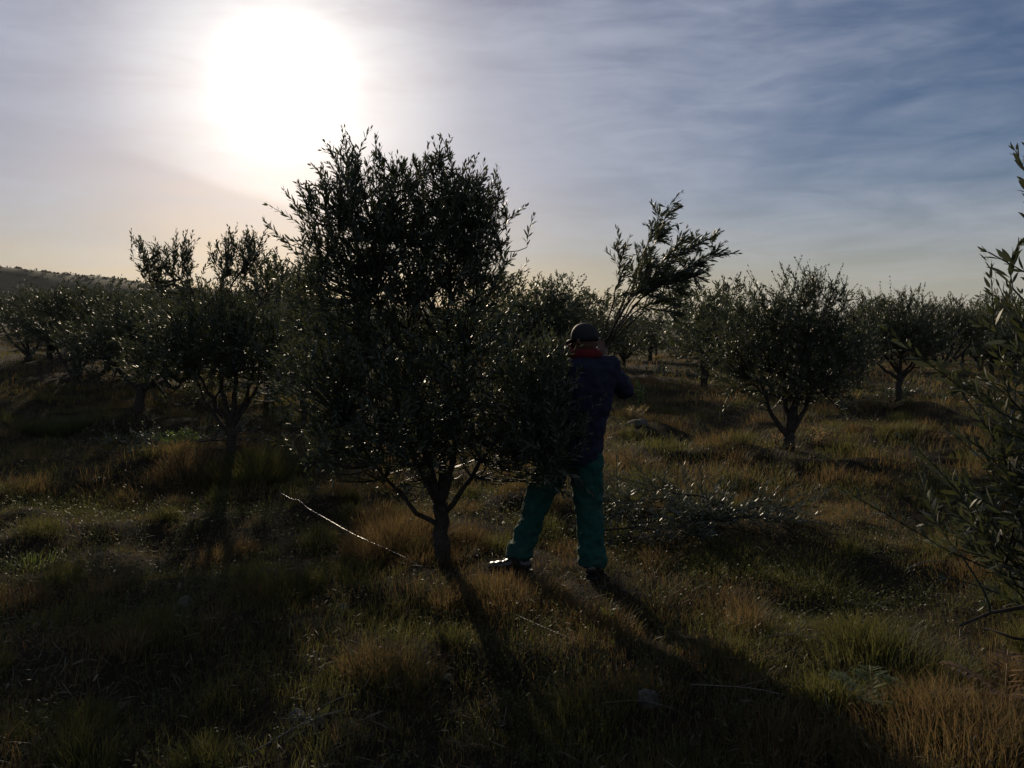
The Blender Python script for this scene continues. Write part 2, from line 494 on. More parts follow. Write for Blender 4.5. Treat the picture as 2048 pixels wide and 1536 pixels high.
def far_wood():
    """scrub and trees over the hill: ragged heaps of leaf faces"""
    rs = np.random.RandomState(5); n = 3000
    a = rs.randint(0, HV.shape[0] - 7, n); top = rs.rand(n) < 0.45; a[top] = rs.choice([8, 9, 10, 11], top.sum())
    b = rs.randint(0, HV.shape[1] - 1, n); f = rs.rand(n, 1)
    c = HV[a, b] * (1 - f) + HV[a, b + 1] * f
    r = rs.uniform(.7, 1.9, n) * (1 + .8 * (rs.rand(n) < .08))
    k = 11
    d = unit(rs.randn(n, k, 3)); p = c[:, None, :] + d * (r[:, None] * rs.uniform(0.5, 1.0, (n, k)))[..., None] * np.array([1.3, 1.3, 0.9])
    p = p.reshape(-1, 3); m = len(p)
    e1 = unit(rs.randn(m, 3)); e2 = unit(np.cross(e1, rs.randn(m, 3)))
    s = rs.uniform(0.5, 1.1, (m, 1))
    v = np.stack([p - e1 * s, p + e2 * s * .8, p + e1 * s, p - e2 * s * .8], 1).reshape(-1, 3)
    q = np.arange(m * 4).reshape(-1, 4)
    tag(obj('woodland', mesh_np('woodland', v, quads=q), M_WOOD), 'far off scrub wood covering the low hill', 'woodland', kind='stuff')


far_wood()


def haze():
    x0, x1, y0, y1, z0, z1 = -1160, 1160, -310, 1010, -9, 74
    v = [(x, y, z) for z in (z0, z1) for y in (y0, y1) for x in (x0, x1)]
    q = [(0, 2, 3, 1), (4, 5, 7, 6), (0, 1, 5, 4), (2, 6, 7, 3), (0, 4, 6, 2), (1, 3, 7, 5)]
    m = bpy.data.materials.new('haze'); m.use_nodes = True; nt = m.node_tree; nt.nodes.clear()
    out = N(nt, 'ShaderNodeOutputMaterial'); p = N(nt, 'ShaderNodeVolumePrincipled')
    p.inputs['Color'].default_value = (0.9, 0.9, 0.9, 1); p.inputs['Density'].default_value = HAZE
    p.inputs['Anisotropy'].default_value = 0.3
    nt.links.new(p.outputs[0], out.inputs['Volume'])
    tag(obj('haze', mesh_np('haze', v, quads=q), m), 'thin haze over the orchard', 'haze', kind='stuff')


HAZE = 0.00005
haze()


# ----------------------------------------------------------------- leaves, twigs, trees
def leaf_geo(mb, p, d, nrm, L, W, fine=False):
    """lance shaped leaves: base point, direction, side vector basis"""
    d = unit(d); s = unit(np.cross(d, nrm)); u = np.cross(s, d)
    L = L[:, None]; W = W[:, None]; n = len(p)
    if not fine:
        v = np.stack([p, p + d * L * .34 + s * W * .46 + u * L * .03, p + d * L * .34 - s * W * .46 + u * L * .03,
                      p + d * L * .70 + s * W * .36 + u * L * .02, p + d * L * .70 - s * W * .36 + u * L * .02, p + d * L - u * L * .03], 1)
        b = np.arange(n)[:, None] * 6
        t = np.concatenate([b + np.array([0, 2, 1]), b + np.array([3, 4, 5])]); q = b + np.array([1, 2, 4, 3])
        mb.add(v.reshape(-1, 3), t, q)
    else:
        st = [(0.0, 0.06, 0.0), (0.1, 0.10, .005), (0.3, .44, .03), (0.55, .5, .035), (0.8, .33, .015), (1.0, 0.0, -.04)]
        vs = []
        for (a, w, h) in st[:-1]:
            c = p + d * L * a + u * L * h
            vs += [c + s * W * w + u * W * .10, c, c - s * W * w + u * W * .10]
        vs.append(p + d * L + u * L * st[-1][2])
        v = np.stack(vs, 1); k = v.shape[1]; b = np.arange(n)[:, None] * k
        q = []; t = []
        for r in range(4):
            q += [b + np.array([r * 3, r * 3 + 1, r * 3 + 4, r * 3 + 3]), b + np.array([r * 3 + 1, r * 3 + 2, r * 3 + 5, r * 3 + 4])]
        t += [b + np.array([12, 13, 15]), b + np.array([13, 14, 15])]
        mb.add(v.reshape(-1, 3), np.concatenate(t), np.concatenate(q))


def leaf_part_mesh():
    mb = MB()
    leaf_geo(mb, np.zeros((1, 3)), np.array([[0, 1.0, 0]]), np.array([[0, 0, 1.0]]), np.array([1.0]), np.array([0.22]), fine=True)
    return mb.mesh('leaf', True)


LEAF_ME = leaf_part_mesh(); LEAF_ME.materials.append(M_LEAF)
LEAF_CUT_ME = leaf_part_mesh(); LEAF_CUT_ME.materials.append(M_LEAF_CUT)


def leaf_parts(parent, P, D, NR, L, idx, me=None, wscale=1.0):
    """single leaves that stand out become objects sharing one mesh"""
    for k in idx:
        o = bpy.data.objects.new('leaf', me or LEAF_ME); COL.objects.link(o); o.parent = parent
        d = unit(D[k]); s = unit(np.cross(d, NR[k])); u = np.cross(s, d)
        M = Matrix(((s[0], d[0], u[0], P[k][0]), (s[1], d[1], u[1], P[k][1]), (s[2], d[2], u[2], P[k][2]), (0, 0, 0, 1)))
        o.matrix_local = M @ Matrix.Diagonal((L[k] * wscale, L[k], L[k], 1))


def curve_pts(a, b, bend, n, rs, jit=0.0):
    t = np.linspace(0, 1, n)[:, None]
    c = (a + b) / 2 + bend
    p = (1 - t) ** 2 * a + 2 * t * (1 - t) * c + t ** 2 * b
    if jit: p[1:-1] += rs.randn(n - 2, 3) * jit
    return p


def shoots_to_leaves(rs, base, axis_, length, spacing, L0, L1, wr, spread=0.8, bend=0.25):
    """pairs of leaves along every shoot; returns arrays for all leaves and the bent shoot lines"""
    P = []; D = []; NR = []; LL = []; sid = []; lines = []
    for k in range(len(base)):
        n = max(3, int(length[k] / spacing)); ax = unit(axis_[k]); cv = rs.randn(3) * bend
        t = (np.arange(n) + .6) / n
        pts = base[k] + ax * (length[k] * t)[:, None] + cv * (length[k] * t ** 2)[:, None]
        tg = unit(ax + cv * (2 * t)[:, None])
        lines.append(np.concatenate([base[k][None], pts]))
        r0 = unit(np.cross(tg, rs.randn(3)))
        r1 = np.cross(tg, r0)
        rot = np.arange(n) * (PI / 2) + rs.rand() * 6.28
        for sgn in (0, PI):
            aa = (rot + sgn + rs.randn(n) * .35)[:, None]
            side = r0 * np.cos(aa) + r1 * np.sin(aa)
            dd = unit(tg + side * (spread * rs.uniform(.6, 1.35, (n, 1)) * (1.15 - .55 * t[:, None])) + rs.randn(n, 3) * .10)
            nr = unit(tg * .7 - side * .6 + rs.randn(n, 3) * .45)
            keep = rs.rand(n) < 0.93
            P.append((pts + side * .002)[keep]); D.append(dd[keep]); NR.append(nr[keep])
            LL.append((rs.uniform(L0, L1, n) * (1 - .45 * t ** 3) * (.75 + .25 * np.minimum(1, t * 4)))[keep]); sid.append(np.full(keep.sum(), k))
        # leaf at the very tip
        P.append(pts[-1:]); D.append(tg[-1:]); NR.append(r0[-1:]); LL.append(np.array([L0 * .8])); sid.append(np.array([k]))
    P, D, NR, LL, sid = map(np.concatenate, (P, D, NR, LL, sid))
    return P, D, NR, LL, LL * wr * rs.uniform(.85, 1.15, len(LL)), sid, lines


def olive_tree(name, loc, seed, blobs, fork, limb_r, trunk_r, nshoot, spacing, L, wr, limbs=None, lean=(0, 0), tufts=(),
               sh_len=(0.18, 0.42), fine=False, leaf_n=0, leaf_pick=None, simple=False, label=None, group=None, extra_up=0.75, shell=2.4, mat=None):
    """blobs: ellipsoids (cx, cy, cz, rx, ry, rz, weight) about the foot of the tree; tufts: upright bunches (x, y, z, height, n)"""
    rs = np.random.RandomState(seed)
    root = empty(name, loc)
    fk = np.array([lean[0], lean[1], fork])
    # trunk
    tb = MB()
    t = np.linspace(0, 1, 9)[:, None]
    pts = np.array([0, 0, -0.12]) * (1 - t) + fk * t + np.concatenate([rs.randn(9, 2) * .012, np.zeros((9, 1))], 1)
    rad = trunk_r * (1.0 + .45 * np.exp(-t[:, 0] * 7) - .15 * t[:, 0]) * (1 + rs.randn(9) * .05)
    tb.tube(pts, rad, 10)
    obj('trunk', tb.mesh('trunk', True), M_BARK, root)
    # limbs
    nodes = [pts[5], pts[-1]]
    if limbs is None:
        limbs = []
        for k, b in enumerate(blobs):
            for j in range(2):
                d = unit(rs.randn(3)) * .45
                limbs.append((fork * rs.uniform(.75, 1.0), np.array(b[:3]) + d * np.array(b[3:6]), 1.0))
    allm = MB()
    for (h, end, rr) in limbs:
        s0 = np.array([0, 0, 0]) + fk * (h / fork)
        end = np.array(end, float)
        bend = np.array([(end[0] - s0[0]) * .16, (end[1] - s0[1]) * .16, -(end[2] - s0[2]) * .10]) + rs.randn(3) * .03
        p = curve_pts(s0, end, bend, 10, rs, .012)
        r = limb_r * rr * np.linspace(1, .22, 10)
        lm = allm if simple else MB()
        lm.tube(p, r, 7)
        nodes += list(p[3:])
        for j in range(3):                                        # side branches
            a = p[rs.randint(4, 9)]; dd = unit(rs.randn(3) + np.array([0, 0, .5])) * rs.uniform(.25, .55)
            q = curve_pts(a, a + dd, np.array([0, 0, -.04]), 6, rs, .008)
            lm.tube(q, limb_r * rr * np.linspace(.35, .12, 6), 5); nodes += list(q[2:])
        if not simple: obj('limb', lm.mesh('limb', True), M_BARK, root)
    if simple: obj('limb', allm.mesh('limb', True), M_BARK, root)
    nodes = np.array(nodes)
    # shoots
    w = np.array([b[6] * b[3] * b[4] * b[5] for b in blobs]); w = w / w.sum()
    pick = rs.choice(len(blobs), nshoot, p=w); B = np.array([b[:6] for b in blobs])[pick]
    dirs = unit(rs.randn(nshoot, 3)); rr = rs.rand(nshoot) ** (1 / shell)
    base = B[:, :3] + dirs * rr[:, None] * B[:, 3:6]
    # ragged outline: some directions of a crown bulge, others fall back
    wob = vn(dirs[:, 0] * 2 + pick * 7.1, dirs[:, 2] * 2 + dirs[:, 1] * 3, .55, seed % 50)
    base = B[:, :3] + (base - B[:, :3]) * (.72 + .5 * wob)[:, None]
    base[:, 2] = np.maximum(base[:, 2], 0.18 + rs.rand(nshoot) * .1)
    out = unit((base - B[:, :3]) / B[:, 3:6])
    ax = unit(out * .65 + np.array([0, 0, extra_up]) + rs.randn(nshoot, 3) * .38)
    ln = rs.uniform(sh_len[0], sh_len[1], nshoot)
    for (tx, ty, tzz, th, n) in tufts:
        e = np.stack([tx + rs.randn(n) * th * .17, ty + rs.randn(n) * th * .17, tzz + rs.rand(n) * th * .75], -1)
        base = np.concatenate([base, e]); ax = np.concatenate([ax, unit(np.array([0, 0, 1.0]) + rs.randn(n, 3) * .22 + (e - np.array([tx, ty, tzz])) * np.array([1.3, 1.3, 0]))])
        ln = np.concatenate([ln, rs.uniform(.16, .34, n) * min(1.2, th / .5)])
        mid = np.array([tx, ty, tzz]); a = nodes[np.argmin(((nodes - mid) ** 2).sum(1) + 2 * np.maximum(0, nodes[:, 2] - tzz))]
        st = curve_pts(a, mid + np.array([0, 0, th * .8]), rs.randn(3) * .04, 7, rs, .006)
        nodes = np.concatenate([nodes, st[2:]])
        tmb = MB(); tmb.tube(st, np.linspace(.010, .004, 7), 5)
        obj('branch', tmb.mesh('branch', True), M_BARK, root)
    P, D, NR, LL, WW, sid, lines = shoots_to_leaves(rs, base, ax, ln, spacing, L[0], L[1], wr)
    cm = MB()
    if not simple:
        for k in range(len(base)):
            c = base[k] - ax[k] * .15
            dist = ((nodes - c) ** 2).sum(1) + .6 * np.maximum(0, nodes[:, 2] - base[k][2])
            a = nodes[np.argmin(dist)]
            q = curve_pts(a, base[k], -ax[k] * .08, 5, rs)
            cm.tube(q, np.linspace(.0055, .0032, 5), 3, cap=False)
            cm.tube(lines[k][::3] if len(lines[k]) > 8 else lines[k][::2], .0022, 3, cap=False)
    sel = np.zeros(len(P), bool)
    if leaf_n:
        sc = leaf_pick(P + np.array(loc)) + rs.rand(len(P)) * .02
        idx = np.argsort(-sc)[:leaf_n]; sel[idx] = True
        leaf_parts(root, P, D, NR, LL, idx, wscale=wr / .22)
    leaf_geo(cm, P[~sel], D[~sel], NR[~sel], LL[~sel], WW[~sel], fine)
    c = obj('crown', cm.mesh('crown', False), mat or M_LEAF, root)
    if leaf_n: c['kind'] = 'stuff'
    tag(root, label, 'tree', group)
    return root


def silhouette(thr_lo, cx):
    """leaves that stand free against the sky: highest and outermost first"""
    def f(P):
        ang = np.arctan2(P[:, 0] - cx, 0.6)
        bins = np.round((P[:, 0] - cx) * 16).astype(int); top = {}
        for b, z in zip(bins, P[:, 2]): top[b] = max(top.get(b, -9), z)
        tp = np.array([top[b] for b in bins])
        return -(tp - P[:, 2])
    return f


def g3(px, py):
    p = ground_at(px, py); return (float(p[0]), float(p[1]), float(tz(p[0], p[1])))


# the tree the worker stands behind
MAINP = (-0.493, 5.93, float(tz(-0.493, 5.93)))
main = olive_tree('olive_tree', MAINP, 3,
    blobs=[(-.74, .0, 2.32, .27, .40, .42, 2.3), (-.42, .05, 2.40, .34, .42, .40, 2.0), (-.06, .0, 2.38, .36, .42, .40, 2.0), (.24, 0, 2.18, .22, .36, .44, 2.3),
           (-.30, .0, 2.10, .66, .48, .40, 1.7), (.10, 0, 1.80, .42, .45, .36, 1.2), (-.80, -.05, 1.22, .32, .55, .46, 1.5), (-.30, -.25, 1.18, .60, .60, .52, 1.1),
           (.22, -.15, 1.28, .48, .55, .46, 1.3), (.60, -.36, 1.22, .22, .40, .34, 2.9), (.68, -.36, .95, .24, .42, .32, 2.9), (.1, .3, 1.10, .7, .5, .40, .9), (-.35, -.2, .88, .62, .55, .26, 1.6), (.45, -.2, .86, .45, .5, .22, 1.6), (-.72, -.1, 1.70, .30, .45, .40, 2.2), (-.30, -.05, 1.58, .45, .45, .30, 1.5), (.72, -.52, 1.26, .13, .2, .26, 11), (.74, -.52, .95, .15, .2, .20, 11), (-.24, 0, 2.52, .24, .3, .26, 2.4), (.12, 0, 2.45, .22, .3, .30, 2.5)],
    fork=.46, limb_r=.034, trunk_r=.061, nshoot=2550, spacing=.021, L=(.045, .075), wr=.26, sh_len=(.11, .28), extra_up=1.0, lean=(-.02, 0),
    limbs=[(.28, (-.62, -.1, 1.05), .6), (.42, (-.25, .05, 1.9), 1.05), (.42, (.05, .05, 1.95), 1.0), (.36, (.55, -.15, 1.3), .65), (.40, (-.5, .1, 2.1), .8), (.42, (.22, .1, 2.05), .8), (.38, (.1, .5, 1.2), .6), (.38, (-.1, -.55, 1.2), .5)],
    tufts=[(-.62, 0, 2.60, .36, 26), (-.80, .05, 2.46, .32, 18), (.30, 0, 2.30, .34, 18), (-.02, 0, 2.64, .28, 20), (.42, .02, 2.12, .36, 18), (-.32, 0, 2.62, .25, 14), (.2, 0, 2.5, .25, 12)],
    leaf_n=300, leaf_pick=silhouette(0, MAINP[0]),
    label='tallest olive tree in the middle, its dense crown partly covering the worker')

# trees one can tell apart: foot of the trunk (pixel), blobs in metres
T2 = g3(460, 915)
olive_tree('olive_tree', T2, 21,
    blobs=[(-.35, 0, 1.2, .6, .6, .45, 1), (.15, 0, 1.25, .65, .6, .5, 1), (.5, 0, 1.05, .45, .5, .4, 1), (-.1, 0, 1.5, .5, .5, .30, .8), (-.75, 0, 1.2, .4, .45, .42, 1)],
    fork=.36, limb_r=.045, trunk_r=.07, nshoot=720, spacing=.025, L=(.055, .085), wr=.27, lean=(.02, 0),
    limbs=[(.25, (-.36, -.05, .9), .7), (.34, (-.1, 0, 1.2), 1), (.36, (.28, 0, 1.0), 1), (.36, (.1, .1, 1.6), .9), (.36, (-.55, .1, 1.4), .7), (.36, (.5, .1, 1.3), .7)],
    tufts=[(-.52, 0, 1.95, .50, 44), (-.84, 0, 1.95, .50, 40), (.02, 0, 1.98, .50, 44), (.30, 0, 2.02, .48, 44), (.56, 0, 1.85, .40, 30)],
    label='olive tree left of the tallest one with forked limbs and upright tufts on top')

T2B = (-3.75, 15.0, float(tz(-3.75, 15.0)))
olive_tree('olive_tree', T2B, 22,
    blobs=[(0, 0, 1.2, .8, .7, .55, 1), (.2, 0, 1.75, .6, .6, .45, 1), (-.15, -.2, .9, .6, .5, .4, 1)],
    fork=.4, limb_r=.035, trunk_r=.055, nshoot=520, spacing=.025, L=(.055, .085), wr=.25,
    tufts=[(-.05, 0, 2.2, .65, 30), (.25, 0, 2.35, .55, 24), (-.4, 0, 2.1, .45, 18)],
    label='olive tree half hidden behind the left of the tallest tree, its foliage low')

T3 = g3(275, 822)
olive_tree('olive_tree', T3, 23,
    blobs=[(0, 0, 1.5, 1.15, .9, .7, 1), (.95, 0, 1.35, .8, .8, .6, 1), (-.8, 0, 1.25, .7, .7, .6, 1), (.2, 0, 1.85, 1.0, .7, .40, 1)],
    fork=.55, limb_r=.05, trunk_r=.085, nshoot=850, spacing=.028, L=(.06, .10), wr=.27, lean=(.10, 0),
    tufts=[(-.35, 0, 1.95, .4, 14), (.6, 0, 1.95, .35, 12)],
    label='olive tree on the left with a single short leaning trunk, second beyond the tallest tree')

T4 = g3(152, 772)
olive_tree('olive_tree', T4, 24,
    blobs=[(-.6, 0, 1.8, 1.1, .9, .8, 1), (.9, 0, 1.7, 1.0, .9, .8, 1), (.1, 0, 2.1, 1.2, .8, .42, 1), (1.2, 0, 1.2, .6, .6, .5, 1)],
    fork=.22, limb_r=.07, trunk_r=.12, nshoot=850, spacing=.032, L=(.07, .11), wr=.28,
    limbs=[(.2, (-.55, 0, 1.3), 1), (.22, (-.1, 0, 1.6), 1), (.2, (.25, .1, 1.5), .9), (.2, (.6, 0, 1.8), .8)],
    tufts=[(.95, 0, 2.1, .75, 16), (-.2, 0, 2.2, .4, 12)],
    label='olive tree near the left edge with three dark stems rising together from the sunlit grass')

T5 = g3(58, 722)
olive_tree('olive_tree', T5, 25,
    blobs=[(0, 0, 1.9, 1.5, 1.1, .7, 1), (-1.2, 0, 1.75, 1.0, .9, .7, 1), (1.3, 0, 1.8, 1.0, .9, .7, 1)],
    fork=.25, limb_r=.08, trunk_r=.13, nshoot=760, spacing=.034, L=(.07, .12), wr=.29,
    limbs=[(.2, (-1.0, 0, 1.5), 1), (.25, (-.1, 0, 1.7), .9), (.2, (.5, .1, 1.2), .9), (.22, (-.5, 0, 1.6), .8)],
    tufts=[(.6, 0, 2.1, .4, 12), (-.5, 0, 2.1, .4, 10)],
    label='olive tree at the left edge with low stems spreading wide like a fan')

R1 = g3(1578, 900)
olive_tree('olive_tree', R1, 31,
    blobs=[(.15, 0, 1.85, .62, .6, .45, 1.2), (-.35, 0, 1.55, .75, .7, .42, 1), (.35, 0, 1.3, .62, .6, .5, 1), (-.15, 0, 1.1, .8, .7, .5, 1), (.5, -.1, .95, .55, .55, .35, 1), (.75, 0, 1.35, .4, .5, .42, 1.2), (-.75, 0, 1.2, .4, .5, .4, 1)],
    fork=.22, limb_r=.055, trunk_r=.085, nshoot=1150, spacing=.023, L=(.05, .075), wr=.30,
    limbs=[(.16, (-.42, 0, .95), .9), (.2, (.05, 0, 1.1), 1.0), (.22, (-.1, .1, 1.5), .9), (.2, (.5, .1, 1.4), .8), (.2, (.2, -.1, 1.8), .8)],
    tufts=[(.05, 0, 2.0, .5, 16), (.3, 0, 2.05, .45, 14), (.6, 0, 1.95, .40, 10), (-.55, 0, 1.85, .42, 9), (-.75, 0, 1.7, .38, 8), (.85, 0, 1.7, .3, 8)],
    label='round bushy olive tree right of the worker with two thick stems twisting from the ground')

R2 = g3(1797, 815)
olive_tree('olive_tree', R2, 32,
    blobs=[(0, 0, 1.55, .8, .7, .5, 1), (.3, 0, 1.2, .7, .7, .4, 1), (-.6, 0, 1.35, .5, .6, .4, 1)],
    fork=.75, limb_r=.04, trunk_r=.065, nshoot=720, spacing=.03, L=(.06, .09), wr=.28,
    tufts=[(-.35, 0, 1.9, .4, 10), (.0, 0, 1.95, .4, 10), (.28, 0, 1.95, .4, 10), (-.8, 0, 1.75, .35, 8)],
    label='small olive tree with straight thin trunk beyond the round bushy one on the right')

R3 = g3(1888, 765)
olive_tree('olive_tree', R3, 33,
    blobs=[(0, 0, 1.7, 1.0, .8, .6, 1), (.8, 0, 1.5, .8, .8, .5, 1), (-.6, 0, 1.4, .6, .6, .4, 1)],
    fork=.5, limb_r=.06, trunk_r=.09, nshoot=700, spacing=.034, L=(.07, .11), wr=.29, lean=(-.1, 0),
    tufts=[(.2, 0, 2.1, .5, 12), (-.5, 0, 1.95, .4, 8)],
    label='distant olive tree with leaning trunk just left of the close branches at the right edge')

for o in bpy.data.objects:
    if o.parent is None and o.get('label', '').startswith(('olive tree on the left with', 'olive tree near the left edge', 'olive tree at the left edge')): o.scale = (1, 1, .88)

# foreground tree at the right edge: only its left side is in the picture
RF = (2.25, 2.55, float(tz(2.25, 2.55)))
olive_tree('olive_tree', RF, 41,
    blobs=[(-.12, 0, 1.28, .62, .55, .42, 1.4), (-.22, 0, .85, .62, .55, .36, 1.4), (.12, 0, 1.75, .40, .42, .40, 1), (.15, .1, 2.05, .26, .3, .36, 1.0), (.4, .1, 1.2, .5, .5, .5, .6), (-.10, -.02, .60, .46, .5, .24, 1.8)],
    fork=.4, limb_r=.035, trunk_r=.06, nshoot=880, spacing=.022, L=(.045, .078), wr=.23, fine=False, extra_up=1.1,
    tufts=[(-.42, -.05, 1.50, .45, 9), (-.55, 0, 1.05, .4, 7), (-.60, 0, 1.58, .46, 15), (-.50, 0, 1.62, .40, 12)],
    leaf_n=300, leaf_pick=lambda P: -P[:, 0] * 1.0 + .35 * (P[:, 2] - 1.2) - .15 * P[:, 1],
    label='close foreground olive tree with large upright leaves at the right edge')

# orchard trees further off: a few kinds, copied along the rows
protos = []
for k in range(7):
    rs = np.random.RandomState(100 + k)
    bl = [(rs.uniform(-.3, .3), rs.uniform(-.3, .3), rs.uniform(1.5, 1.75), rs.uniform(.85, 1.15), rs.uniform(.85, 1.15), rs.uniform(.6, .75), 1)]
    for j in range(4):
        a = rs.rand() * 6.28
        bl.append((math.cos(a) * .6, math.sin(a) * .6, rs.uniform(.85, 1.7), .65, .65, .5, 1.2))
    bl.append((0, 0, .88, .95, .95, .36, 1.5))
    tf = [(rs.uniform(-.7, .7), rs.uniform(-.7, .7), rs.uniform(1.85, 2.2), rs.uniform(.35, .6), 7) for j in range(5)]
    protos.append(olive_tree('olive_tree', (0, 0, 0), 200 + k, bl, fork=rs.uniform(.35, .7), limb_r=.05, trunk_r=.08, nshoot=600, spacing=.040,
                             L=(.08, .13), wr=.32, tufts=tf, simple=True, label='olive tree in the rows further back', group='olive trees in rows further back', extra_up=.6))
rsr = np.random.RandomState(77)
taken = [MAINP, T2, T2B, T3, T4, T5, R1, R2, R3, RF]
spots = []
NAMED = [  # pixel of the foot, height factor, label
    (1412, 752, 1.20, 'leafy olive tree just right of the open lane, left of the round bushy tree'),
    (1478, 742, 1.10, 'olive tree whose crown shows between the open lane and the round bushy tree'),
    (1722, 740, 1.22, 'dark topped olive tree close behind the right side of the round bushy tree'),
    (1765, 728, 1.15, 'far olive tree between the round bushy tree and the straight thin trunk'),
    (1850, 730, 1.20, 'far olive tree directly behind the small thin trunked tree on the right'),
    (1960, 742, 1.20, 'olive tree behind the top of the close foreground branches at the right'),
    (2030, 748, 1.20, 'olive tree at the right edge behind the close foreground branches'),
    (1300, 722, 1.05, 'dark round olive tree at the left side of the open lane behind the worker'),
    (1205, 752, 1.25, 'olive tree right behind the base of the branches held by the worker'),
    (1120, 760, 1.30, 'olive tree directly behind the head of the worker'),
    (1030, 765, 1.28, 'olive tree between the worker and the right side of the tallest tree'),
    (540, 800, 1.22, 'olive tree with a dark dense top between the forked tree and the tallest tree'),
    (425, 775, 1.12, 'olive tree seen through the crown of the forked tree on the left'),
    (335, 765, 1.10, 'olive tree behind the crown gap left of the forked tree'),
    (215, 742, 1.0, 'far olive tree with one shoot rising above the hill line on the left'),
    (100, 728, 1.0, 'far olive tree between the three stemmed tree and the left edge')]
named_pos = [g3(x, y) for (x, y, h, l) in NAMED]
taken += named_pos
dv = np.array([-.53, .848]); pv = np.array([.848, .53])
for row in range(1, 18):
    p = 2.72 + 6.9 * row
    for s in np.arange(-60, 140, 4.6):
        q = dv * (s + rsr.uniform(-.7, .7) + row * 1.9) + pv * (p + rsr.uniform(-.5, .5))
        if not (22 < q[1] < 75): continue
        if q[0] < -7 and rsr.rand() < .35: continue
        if abs(q[0]) / q[1] > .66: continue
        px = 1024 + 1671 * q[0] / q[1]
        if 1322 < px < 1352 + 120 / q[1] and q[1] > 13: continue          # the open lane
        if min(math.hypot(q[0] - t[0], q[1] - t[1]) for t in taken) < 3.0: continue
        spots.append(q)
for s in np.arange(34, 90, 5.6):                                        # the row of the tallest tree runs on
    q = dv * s + pv * 2.9
    spots.append(q + rsr.randn(2) * .3)
n_used = [0] * 7


def copy_tree(o):
    c = o.copy(); COL.objects.link(c)
    for ch in o.children:
        d = ch.copy(); COL.objects.link(d); d.parent = c
        d.matrix_parent_inverse = Matrix.Identity(4)
    return c


spots.sort(key=lambda q: q[1])
for i_, q in enumerate(spots):
    k = rsr.randint(7)
    o = protos[k] if n_used[k] == 0 else copy_tree(protos[k])
    n_used[k] += 1
    o.location = (q[0], q[1], float(tz(q[0], q[1])))
    o.rotation_euler = (0, 0, rsr.rand() * 6.28)
    sc = rsr.uniform(.85, 1.3) * (1.0 if q[0] > -4 else .86)
    o.scale = (sc * rsr.uniform(.9, 1.15), sc * rsr.uniform(.9, 1.15), sc)
for (x, y, h, lab), q in zip(NAMED, named_pos):
    o = copy_tree(protos[rsr.randint(7)])
    o.location = q; o.rotation_euler = (0, 0, rsr.rand() * 6.28); o.scale = (h * rsr.uniform(1.1, 1.4), h * rsr.uniform(1.1, 1.4), h)
    tag(o, lab, 'tree'); o['group'] = 'olive trees of the second line'
for k in range(7):
    if n_used[k] == 0:
        for ch in list(protos[k].children): bpy.data.objects.remove(ch)
        bpy.data.objects.remove(protos[k])
print('orchard trees', len(spots))


# ----------------------------------------------------------------- ground cover
def blades(mb, root, h, lean, w, rs, curve=.6):
    """bent ribbons: root point, height, horizontal lean vector, width"""
    n = len(root); up = np.array([0, 0, 1.0])
    s = unit(np.cross(lean + rs.randn(n, 3) * .3, up) + rs.randn(n, 3) * .15)
    W = w[:, None]; H = h[:, None]
    m = root + up * H * .55 + lean * H * .28
    t = root + up * H * (1 - .25 * curve) + lean * H * (.55 + curve * .35)
    v = np.stack([root - s * W * .5, root + s * W * .5, m - s * W * .42, m + s * W * .42, t], 1).reshape(-1, 3)
    b = np.arange(n)[:, None] * 5
    mb.add(v, b + np.array([2, 3, 4]), b + np.array([0, 1, 3, 2]))


def scatter(rs, n, d0, d1, power=1.0, xr=.68):
    """points over the ground in view, denser near the camera"""
    u = rs.rand(n)
    D = (d0 ** power + u * (d1 ** power - d0 ** power)) ** (1 / power)
    X = rs.uniform(-1, 1, n) * (D * xr + .6)
    return X, D


CLEAR = [(.06, 5.55, .30), (.54, 5.52, .30), (.02, 5.30, .22), (.55, 5.25, .22)]      # trodden grass round the worker's feet


def trodden(x, y):
    f = np.ones_like(x)
    for (cx, cy, r) in CLEAR: f = np.minimum(f, .22 + .78 * sstep(.6, 1.15, np.hypot(x - cx, y - cy) / r))
    return f


